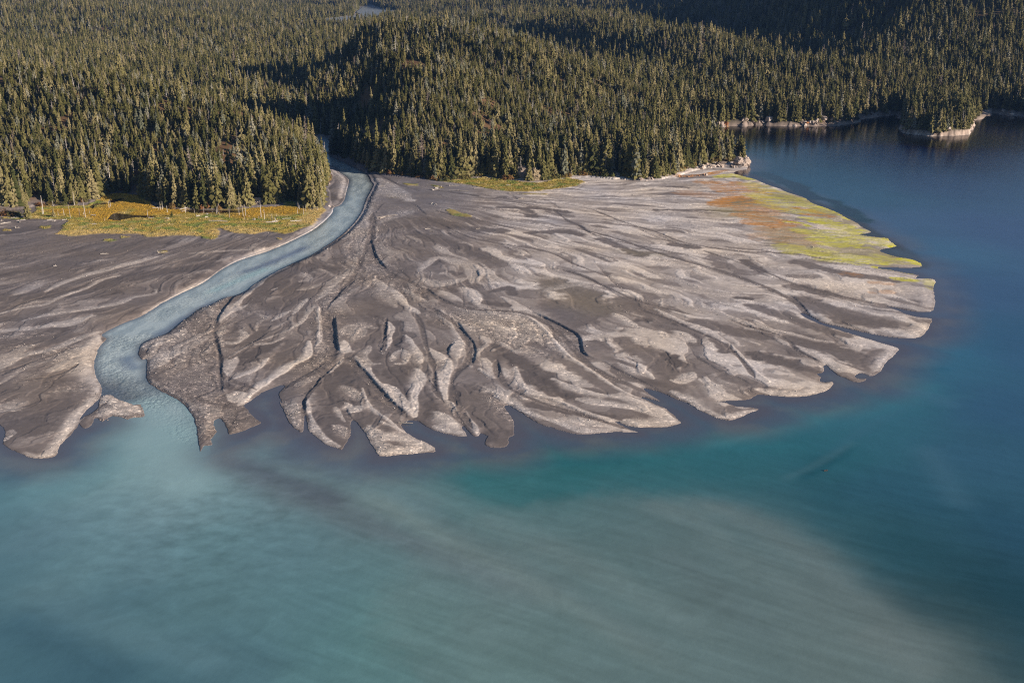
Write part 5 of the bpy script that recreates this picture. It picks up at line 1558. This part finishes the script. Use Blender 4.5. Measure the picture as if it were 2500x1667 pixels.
# ------------------------------------------------------------------ driftwood
def driftwood(spec, L, ang, label, rad=.32, wad=False, z=3.0, tilt=0.03):
    g = pts(spec, z)[0]
    a = R(ang)
    e = np.array([math.cos(a) * L, math.sin(a) * L, L * tilt])
    n = np.array([-math.sin(a), math.cos(a), 0])
    m_ = e * .5 + n * L * RS.uniform(-.06, .06)
    segs = [(np.zeros(3) + [0, 0, rad * .6], m_ + [0, 0, rad * .6], rad, rad * .8), (m_ + [0, 0, rad * .6], e + [0, 0, rad * .6], rad * .8, rad * .45)]
    for q in range(2 + int(L / 5)):
        f = RS.uniform(.3, .95); ll = RS.uniform(.5, 1.5)
        b = e * f + [0, 0, rad]
        segs.append((b, b + np.array([RS.normal(0, .6), RS.normal(0, .6), RS.uniform(.2, .9)]) * ll, rad * .35, rad * .12))
    if wad:
        for q in range(8):
            ph = q * .785 + RS.random() * .4
            d = n * math.cos(ph) + np.array([0, 0, 1]) * math.sin(ph) - e / L * .3
            segs.append((np.array([0, 0, rad * .8]), d * RS.uniform(.8, 1.7) + [0, 0, rad * .8], rad * .5, rad * .15))
    link("driftwood_log", tubes(segs).mesh("driftwood_log", M_DEAD), loc=(g[0], g[1], float(height(g[0], g[1])[0])), label=label, category="driftwood", group="driftwood logs stranded on the delta")
for a in [
    ("M:5,590", 7, 35, "longest pale log leaning up in the tangle at the meadow's far left"), ("M:20,550", 4, 120, "stubby log in the far-left driftwood tangle", .4, True),
    ("M:150,515", 5, 10, "log lying behind the far-left driftwood tangle"), ("M:190,505", 3, 75, "short upright-branched log right of the far-left tangle"),
    ("M:250,560", 4, -50, "root-wad log between the far-left tangle and the lone spruce", .45, True), ("M:270,545", 4, 15, "pale log crossing the root-wad in front of the lone spruce"),
    ("M:215,640", 3, 5, "log on dark silt in front of the lone spruce", .3, True), ("M:640,545", 6, 5, "long white log beside the small young spruce"),
    ("M:725,560", 4, 80, "white root-wad below the small young spruce", .4, True), ("M:850,540", 3, 10, "short log right of the small young spruce"),
    ("M:1255,600", 3.5, 8, "pale log in the green front grass"), ("M:1310,485", 4, 170, "thin log among the short meadow trunks"),
    ("M:2080,385", 9, 5, "long low log on the slough bank at the driftwood jam's left"), ("M:2030,520", 4, 10, "log lying beyond the dark pool's right end"),
    ("K:215,405", 6, 20, "steeply stacked log of the driftwood jam", .3, False, 3, .2), ("K:245,430", 5, 60, "front log of the driftwood jam", .3, True),
    ("K:60,525", 4, 150, "white branching log beside the low bush", .35, True), ("K:450,495", 2.5, 30, "white stump left of the meadow's middle", .45, True),
    ("K:590,468", 2, 80, "small white stump behind the meadow's middle", .4, True), ("K:560,508", 3, 50, "tilted white log in the meadow's middle"),
    ("K:870,565", 14, 175, "longest thin pole lying in the front green grass"), ("K:665,430", 4, 60, "log at the edge of the dark slough", .35, True),
    ("K:1230,548", 2.5, 75, "bright white stump in front of the golden sedge", .5, True), ("K:1400,575", 8, 8, "long log at the base of the right driftwood heap"),
    ("K:1530,560", 5, 110, "up-tilted log of the right driftwood heap", .32, False, 3, .35), ("K:1480,565", 5, 35, "crossed log of the right driftwood heap"),
    ("K:1620,530", 6, 10, "brown log behind the right driftwood heap"), ("K:1730,560", 8, 12, "thin pole right of the right driftwood heap"),
    ("N:1255,1310", 16, 28, "largest orange-brown log on the gravel beside the river"), ("N:1290,1320", 8, 60, "branch-like log under the largest orange-brown log"),
    ("N:1390,1050", 9, -12, "thin log on gravel above the dry gully"), ("N:2000,925", 6, 30, "log in the small tuft of grass on the gravel", .35, True),
    ("N:1960,950", 7, 10, "knotted log below the small grass tuft", .4, True), ("N:1960,1130", 5, -40, "brown log on the gravel by the mid-fan gully", .35, True),
    ("N:1270,912", 5, 5, "thin log on the gravel point at the river's right bank"),
    ("O:250,375", 8, 0, "forked log left of the lower grass bank", .35, True), ("O:490,440", 16, 176, "long straight log below the narrow grass bank"),
    ("O:560,405", 9, 20, "forked log at the grass bank's lower edge", .3, True), ("O:1270,466", 6, 2, "white log lying just below the green bank"),
    ("O:1125,538", 5, 6, "isolated bright white log out on the grey flat", .5), ("O:1010,466", 1.6, 10, "short white log left of the two bright ones", .45),
    ("O:600,285", 7, 155, "fallen dead branch at the forest edge above the grass bank", .3, True), ("O:970,370", 4, 5, "small pale log within the green bank"),
    ("O:30,430", 6, 40, "log in the heap at the left of the grass bank", .35, True), ("B:620,150", 4, 10, "reddish log on the fan above the plateau bar"),
    ("B:650,165", 3, -10, "shorter reddish log beside the first on the fan"), ("B:945,146", 3, 5, "small dark red log on the upper fan"),
    ("A:640,305", 5, 5, "thin log with dry grass on the dark left flat"), ("A:1010,297", 5, 8, "log beside a dry tuft on the dark left flat", .35, True),
    ("A:340,378", 2, 0, "short log alone on the dark left flat"), ("G:1225,773", 6, -8, "dark log at the waterline between two gravel lobes")]:
    driftwood(*a)
me = tubes([(np.array([-.7, 0, 0]), np.array([.7, .1, .05]), .3, .22), (np.array([.3, 0, .2]), np.array([.4, .1, .6]), .12, .06)]).mesh("driftwood_log", vary_mat("waterlogged_wood", [(.03, .022, .02), (.06, .04, .035)]))
g = gnd(2016, 1149, 0)
link("driftwood_log", me, loc=(g[0], g[1], .05), label="small dark piece of wood floating alone on the open teal water", category="driftwood")

# ------------------------------------------------------------------ rocks
import bmesh
def hull(name, n, sq, mat, seed):
    r = np.random.default_rng(seed)
    P = r.normal(0, 1, (n, 3)); P /= np.linalg.norm(P, axis=1)[:, None]
    P = P * r.uniform(.75, 1.1, (n, 1)) * np.array(sq)
    P[:, 2] = np.maximum(P[:, 2], -.45)
    bm = bmesh.new()
    for p in P: bm.verts.new(p)
    bmesh.ops.convex_hull(bm, input=bm.verts)
    for v in [v for v in bm.verts if not v.link_faces]: bm.verts.remove(v)
    bmesh.ops.subdivide_edges(bm, edges=bm.edges, cuts=1, use_grid_fill=True)
    for v in bm.verts: v.co += v.co.normalized() * float(r.normal(0, .05))
    me = bpy.data.meshes.new(name); bm.to_mesh(me); bm.free()
    me.materials.append(mat)
    return me
ROCKS = [hull("boulder", 16, (1, .85, .8), M_ROCK, 1), hull("boulder", 13, (1.2, .8, .6), M_ROCK, 2), hull("boulder", 18, (.9, .9, 1.0), M_ROCK, 3), hull("boulder", 14, (1.4, .8, .7), M_ROCK, 4)]
RUSTY = [hull("boulder", 16, (1.2, .85, .6), M_RUST, 5), hull("boulder", 13, (1.3, .8, .5), M_RUST, 6)]
def boulders(path, n, lo, hi, spread, where, z=1.0, rust=0.0, up=0.0):
    P = smooth(pts(path, z), 6)
    seg = np.hypot(*(P[1:] - P[:-1]).T); cum = np.concatenate([[0], np.cumsum(seg)])
    items = []
    for k in range(n):
        d = (k + RS.random()) / n * cum[-1]
        x = np.interp(d, cum, P[:, 0]) + RS.normal(0, .5); y = np.interp(d, cum, P[:, 1]) + RS.uniform(-.2, 1) * spread
        s_ = lo * (hi / lo) ** (RS.random() ** 1.6)
        items.append((x, y, s_, RS.random() < rust))
    cl = {}
    for it in items:
        size = "large" if it[2] > lo + (hi - lo) * .55 else ("small" if it[2] < lo + (hi - lo) * .22 else "mid-sized")
        cl.setdefault((size, it[3]), []).append(it)
    for (size, ru), lst in cl.items():
        lst.sort(key=lambda q: q[0] / q[1])
        for n_i, (x, y, s_, _) in enumerate(lst):
            o = bpy.data.objects.new("boulder", (RUSTY if ru else ROCKS)[RS.integers(0, 2 if ru else 4)])
            COL.objects.link(o)
            o.location = (x, y, float(height(x, y)[0]) + s_ * .15 + up)
            o.rotation_euler = (RS.normal(0, .2), RS.normal(0, .2), RS.random() * 6.28)
            o.scale = (s_, s_, s_ * RS.uniform(.75, 1.25))
            what = f"{size} {'rust-stained' if ru else 'pale'} boulder"
            o['label'] = f"{ORD[n_i % 20]} from left of the {what}s {where}" if len(lst) > 1 else f"{what} {where}"
            o['category'] = "boulder"; o['group'] = "boulders " + where
boulders("Q:150,590 300,590 420,600 540,620", 22, .5, 1.5, 5, "on the shingle beach left of the point", 2.4)
boulders("Q:540,600 640,640 760,640 850,620", 20, .9, 2.6, 8, "in the rock pile on the point's left", 2.2)
boulders("Q:880,620 1000,600 1100,570 1200,580", 18, .9, 2.6, 10, "below the forest in the point's middle", 2.0)
boulders("Q:1220,600 1350,590 1430,575 1530,570 1640,575", 18, .7, 1.8, 4, "in the rusty band at the point's foot", 1.4, .85)
boulders("Q:1300,500 1420,490 1550,470 1700,460 1850,440 1930,440", 26, .8, 2.8, 12, "along the point's ragged right shore", 1.8)
boulders("Q:1560,440 1740,430 1800,440 1910,410", 7, 2.0, 4.0, 8, "standing highest along the right shore", 2.2)
boulders("Q:1960,450 2030,470 2090,470 2200,460", 9, 1.2, 3.2, 8, "under the tip's big outcrop", 1.0)
boulders("T:260,420 340,440", 5, 1.5, 3.4, 6, "at the small cove's shadowed mouth", 1.0)
boulders("T:400,450 530,450 620,455 730,465 830,450", 18, 2.0, 4.6, 10, "on the far shore's rusty left", 1.0, .45)
boulders("T:850,430 1000,430 1100,440 1200,430 1330,430", 18, 2.0, 4.6, 12, "on the far shore's left half", 1.0)
boulders("T:1330,420 1480,420 1600,425 1720,420", 16, 2.2, 5.0, 12, "on the far shore's middle", 1.0)
boulders("T:1800,420 1900,450 2030,450 2120,440", 14, 2.0, 4.8, 10, "right of the far shore's dark notch", 1.0, .3)
boulders("T:2120,420 2200,430 2300,430 U:60,500 120,490 210,480 340,480", 18, 2.6, 6.0, 12, "at the far shore's bright right bluffs", 1.0)
boulders("U:380,440 480,420 580,410 680,400 800,410 920,430", 16, 1.0, 2.4, 12, "along the yellow-topped cove beach", 1.0)
boulders("U:1000,570 1120,590 1230,610 1330,620", 9, 2.0, 4.0, 8, "in the headland's shaded foot", .5)
boulders("U:1390,620 1440,640 1480,630", 6, 2.4, 5.0, 8, "at the headland's sunlit corner", .5)
boulders("U:1570,590 1620,600 1670,600", 6, 2.0, 4.2, 8, "at the headland's right end", .5)
boulders("U:1660,370 1720,370 1780,380", 5, 2.0, 4.5, 10, "on the small spur beyond the headland", .5)
boulders("U:1850,350 2000,350 2150,390 2180,400 2280,410 2330,420", 10, 1.6, 3.6, 8, "on the farthest shadowed shore", .5)
boulders("E:1040,1150 1080,1170 1110,1160", 8, .25, .5, 2, "in shallow water below the gravel islet", .1)
boulders("K:2150,100 2200,80 2250,60", 7, .8, 1.6, 3, "at the forest corner above the river bar", 3.2)
boulders("K:2240,360 2300,350", 4, .8, 1.5, 2, "by the notch in the river bank", 2.6)
def outcrop(spec, size, sq, label, mat, seed, z=3.0, sink=.3):
    g = pts(spec, z)[0]
    r = np.random.default_rng(seed)
    bm = bmesh.new()
    bmesh.ops.create_icosphere(bm, subdivisions=4, radius=1)
    co = np.array([v.co for v in bm.verts])
    d = 1 + .28 * noise(co[:, 0] * 1.7 + seed, co[:, 1] * 1.7 + co[:, 2] * 2.1, 3) + .14 * noise(co[:, 0] * 5 + seed, co[:, 1] * 5 + co[:, 2] * 4, 5) + .08 * noise(co[:, 0] * 12, co[:, 1] * 12 + co[:, 2] * 11, 1)
    co = co * d[:, None] * np.array(sq) * size
    co[:, 2] = np.round(co[:, 2] / (size * .16)) * (size * .16) * .5 + co[:, 2] * .5
    for v, c in zip(bm.verts, co): v.co = c
    me = bpy.data.meshes.new("rock_outcrop"); bm.to_mesh(me); bm.free(); me.materials.append(mat)
    link("rock_outcrop", me, loc=(g[0], g[1] + size * .4, float(height(g[0], g[1])[0]) + size * sq[2] * (1 - sink) * .5), label=label, category="rock outcrop")
outcrop("Q:2130,430", 5.6, (1.35, .9, 1.0), "big pale rock outcrop at the very tip of the point", M_ROCK, 3, 1.0)
outcrop("O:1180,285", 6.0, (1.1, .8, 1.1), "grey cracked left half of the mossy outcrop beside the green bank", M_ROCK, 8, 3.2)
outcrop("O:1330,300", 6.4, (1.0, .8, 1.0), "straw-grassed right half of the mossy outcrop beside the green bank", vary_mat("mossy_rock", [(.12, .09, .05), (.26, .20, .13), (.16, .14, .05)], scale=.5, bump=.4), 12, 3.2)
outcrop("K:1120,320", 3.6, (1.1, .8, 1.1), "white cliff left of the pair behind the golden sedge", M_ROCK, 15, 3.2)
outcrop("K:1290,330", 3.4, (1.3, .8, .9), "white cliff right of the pair behind the golden sedge", M_ROCK, 19, 3.2)

# ------------------------------------------------------------------ shrubs
def shrub_mesh(seed, n=230):
    r = np.random.default_rng(seed)
    s = Shape()
    for k in range(n):
        d = r.normal(0, 1, 3); d[2] = abs(d[2]); d /= np.linalg.norm(d)
        rad = r.uniform(.55, 1.05) * (1 + .25 * math.sin(3 * math.atan2(d[1], d[0]) + seed))
        c = d * rad * np.array([1, 1, 1.05])
        a = r.normal(0, 1, 3); a -= d * a.dot(d) * .6; a /= np.linalg.norm(a)
        b = np.cross(d, a)
        w = r.uniform(.10, .22)
        s.tris(np.array([c - a * w, c + a * w * .6 + b * w, c + a * w * .4 - b * w]), [(0, 1, 2)])
    st = tubes([((0, 0, -.2), (math.cos(q) * .45, math.sin(q) * .45, .75), .05, .02) for q in (0, 1.3, 2.6, 3.9, 5.2)], 4)
    return s, st
SHR = [(a.mesh("foliage", M_SHRUB), b.mesh("stem", M_BARK)) for a, b in (shrub_mesh(1), shrub_mesh(2), shrub_mesh(3))]
def shrubs(path, n, lo, hi, where, z=3.2, spread=3):
    P = smooth(pts(path, z), 6)
    seg = np.hypot(*(P[1:] - P[:-1]).T); cum = np.concatenate([[0], np.cumsum(seg)])
    for k in range(n):
        d = (k + .2 + .6 * RS.random()) / n * cum[-1]
        x = np.interp(d, cum, P[:, 0]); y = np.interp(d, cum, P[:, 1]) + RS.uniform(-.3, 1) * spread
        s_ = RS.uniform(lo, hi)
        e = bpy.data.objects.new("shrub", None); COL.objects.link(e)
        e.location = (x, y, float(height(x, y)[0])); e.scale = (s_ * 1.15, s_ * 1.15, s_ * RS.uniform(.8, 1.3)); e.rotation_euler = (0, 0, RS.random() * 6.28)
        e['label'] = f"{ORD[k]} from left of the rounded autumn shrubs {where}"; e['category'] = "shrub"; e['group'] = "shrubs " + where
        f, t = SHR[RS.integers(0, 3)]
        for nm, me in (("foliage", f), ("stem", t)):
            o = bpy.data.objects.new(nm, me); COL.objects.link(o); o.parent = e
shrubs("N:1130,720 1250,735 1400,755 1600,780 1800,800 2000,825 2180,835", 18, 1.6, 3.2, "along the central hill's foot by the river")
shrubs("O:60,285 250,295 420,290 560,270 700,268", 10, 1.8, 3.4, "behind the narrow grass bank")
shrubs("O:940,290 1010,295 1060,290", 3, 3.2, 4.4, "left of the mossy outcrop")
shrubs("O:1450,300 1550,290 1680,270 1800,262", 9, 1.8, 3.6, "right of the mossy outcrop")
shrubs("O:1900,245 2050,240 2200,250 2340,262", 10, 1.8, 3.4, "above the shingle beach")
shrubs("Q:500,590 700,585 900,570 1000,545 1150,530 1300,480", 12, 1.8, 3.6, "above the point's rock pile")
shrubs("Q:1420,440 1600,405 1750,390 1900,370 2020,350", 10, 1.6, 3.0, "along the point's crest")
shrubs("K:100,380 350,385 600,392 800,392 1000,388", 13, 1.6, 3.2, "behind the dark slough")
shrubs("M:1420,200 1480,170 1560,160 1640,165 1690,175", 6, 2.0, 3.4, "at the shaded nook's top")
shrubs("M:20,470 150,480 260,490", 6, 1.8, 3.4, "left of the lone young spruce")
shrubs("M:480,350 700,345 900,340 1100,320 1200,300", 10, 1.6, 3.0, "behind the left snags")
shrubs("K:1380,330 1500,335 1600,320", 5, 1.6, 2.8, "right of the white cliffs")
shrubs("N:600,900 640,820 620,740 570,680", 6, 1.8, 3.2, "along the forest corner by the river bar")

# ------------------------------------------------------------------ meadow grass and loose cobbles
def pick(arr, x, y):
    u = np.clip(((x / y) - UC[0]) / (UC[1] - UC[0]) + .5, 0, len(UC) - 1).astype(int)
    r = np.clip(np.interp(y, RD, np.arange(len(RD))) + .5, 0, len(RD) - 1).astype(int)
    return arr.reshape(len(RD), len(UC), -1)[r, u]
def attr_mat(name):
    m, nt, b = nodes(name)
    at = N(nt, "ShaderNodeAttribute", attribute_name="col")
    nt.links.new(at.outputs['Color'], b.inputs['Base Color'])
    b.inputs['Roughness'].default_value = .85; b.inputs['Specular IOR Level'].default_value = .2
    return m
gx, gy = [], []
for P, n in ((MEADOW_L, 110000), (MEADOW_R, 42000)):
    lo, hi = P.min(0), P.max(0)
    x = rng.uniform(lo[0], hi[0], n); y = rng.uniform(lo[1], hi[1], n)
    gx.append(x); gy.append(y)
gx = np.concatenate(gx); gy = np.concatenate(gy)
gm = pick(grass_g, gx, gy)[:, 0]; dens = noise(gx / 4, gy / 4, 3) + .3
ok = (gm > .6) & (dens > rng.random(len(gx)) * .8 - .1)
for P in POND: ok &= ~inside(gx, gy, P)
gx, gy = gx[ok], gy[ok]
gz = height(gx, gy)
gcol = pick(cg, gx, gy) * rng.uniform(.86, 1.08, (len(gx), 1))
hgt = rng.uniform(.08, .3, len(gx)); wd = rng.uniform(.15, .45, len(gx))
V = []; F = []
n_ = len(gx)
for q in range(2):
    ph = rng.random(n_) * 3.14 + q * 1.57
    dx_, dy_ = np.cos(ph) * wd, np.sin(ph) * wd
    lx, ly = rng.normal(0, .25, n_), rng.normal(0, .25, n_)
    V += [np.stack([gx - dx_, gy - dy_, gz - .1], -1), np.stack([gx + dx_, gy + dy_, gz - .1], -1),
          np.stack([gx + dx_ * .7 + lx, gy + dy_ * .7 + ly, gz + hgt], -1), np.stack([gx - dx_ * .5 + lx, gy - dy_ * .5 + ly, gz + hgt * .8], -1)]
    b0 = q * 4 * n_
    F.append(np.stack([b0 + np.arange(n_), b0 + n_ + np.arange(n_), b0 + 2 * n_ + np.arange(n_), b0 + 3 * n_ + np.arange(n_)], -1))
link("grass", mesh_from("grass", np.vstack(V), [np.vstack(F)], [attr_mat("meadow_blades")], {'col': np.clip(np.tile(gcol, (8, 1)), 0, 1)}),
     kind="stuff", label="golden and green autumn grass of the shore meadows", category="grass")

n_ = 90000
u_ = rng.uniform(-.5, .45, n_); cy_ = 380 + 560 * rng.random(n_) ** 1.25; cx_ = u_ * cy_
kk = pick(kg, cx_, cy_)[:, 0]; ll = pick(cg, cx_, cy_)
sdc = pick(sd_g, cx_, cy_)[:, 0]; fsc = pick(fs_g, cx_, cy_)[:, 0]; grc = pick(grass_g, cx_, cy_)[:, 0]; rvc = pick(rs_g, cx_, cy_)[:, 0]
ok = (sdc > .5) & (fsc < -3) & (grc < .2) & (rvc < -.5) & (rng.random(n_) < .75 * np.clip(kk, 0, 1) ** 2)
cx_, cy_, ll = cx_[ok], cy_[ok], ll[ok]
n_ = len(cx_)
print("cobbles", n_)
cz_ = height(cx_, cy_)
cr = .11 * np.exp(np.abs(rng.normal(0, .55, n_))) * (cy_ / 480) ** .6
cr = np.minimum(cr, .6)
base = np.array([[1, 0, 0], [.2, 1, .1], [-1, .2, 0], [-.1, -.9, .05], [.1, .05, .8], [0, 0, -.4]])
ph = rng.random(n_) * 6.28
c_, s_ = np.cos(ph), np.sin(ph)
sx = cr * rng.uniform(.8, 1.4, n_); sy = cr * rng.uniform(.7, 1.2, n_)
V = np.zeros((n_, 6, 3))
for k in range(6):
    bx_, by_, bz_ = base[k]
    V[:, k, 0] = cx_ + c_ * bx_ * sx - s_ * by_ * sy; V[:, k, 1] = cy_ + s_ * bx_ * sx + c_ * by_ * sy; V[:, k, 2] = cz_ + (bz_ + .12) * cr
T = np.array([(0, 1, 4), (1, 2, 4), (2, 3, 4), (3, 0, 4)])
F = (np.arange(n_)[:, None, None] * 6 + T[None]).reshape(-1, 3)
ccol = np.clip(ll * .5 + .5 * np.array([.36, .32, .29]) * rng.uniform(.35, 1.5, (n_, 1)), .03, .75)
link("cobbles", mesh_from("cobbles", V.reshape(-1, 3), [F], [attr_mat("cobble_stone")], {'col': np.repeat(ccol, 6, axis=0)}),
     kind="stuff", label="loose pale cobbles strewn over the delta's gravel bars", category="cobbles")

# ------------------------------------------------------------------ air
haze_m = bpy.data.materials.new("haze"); haze_m.use_nodes = True
hn = haze_m.node_tree; hn.nodes.clear()
pv = hn.nodes.new("ShaderNodeVolumePrincipled"); ho = hn.nodes.new("ShaderNodeOutputMaterial")
pv.inputs['Color'].default_value = (.055, .11, .25, 1); pv.inputs['Density'].default_value = .00006; pv.inputs['Anisotropy'].default_value = 0.0
hn.links.new(pv.outputs[0], ho.inputs['Volume'])
X0, X1, Y0, Y1, Z0, Z1 = -5200, 5200, -60, 7400, -12, 820
V = np.array([[x, y, z] for z in (Z0, Z1) for y in (Y0, Y1) for x in (X0, X1)], float)
F = np.array([(0, 2, 3, 1), (4, 5, 7, 6), (0, 1, 5, 4), (2, 6, 7, 3), (0, 4, 6, 2), (1, 3, 7, 5)])
link("haze", mesh_from("haze", V, [F], [haze_m]), kind="stuff", label="thin blue air over the whole fjord", category="haze")
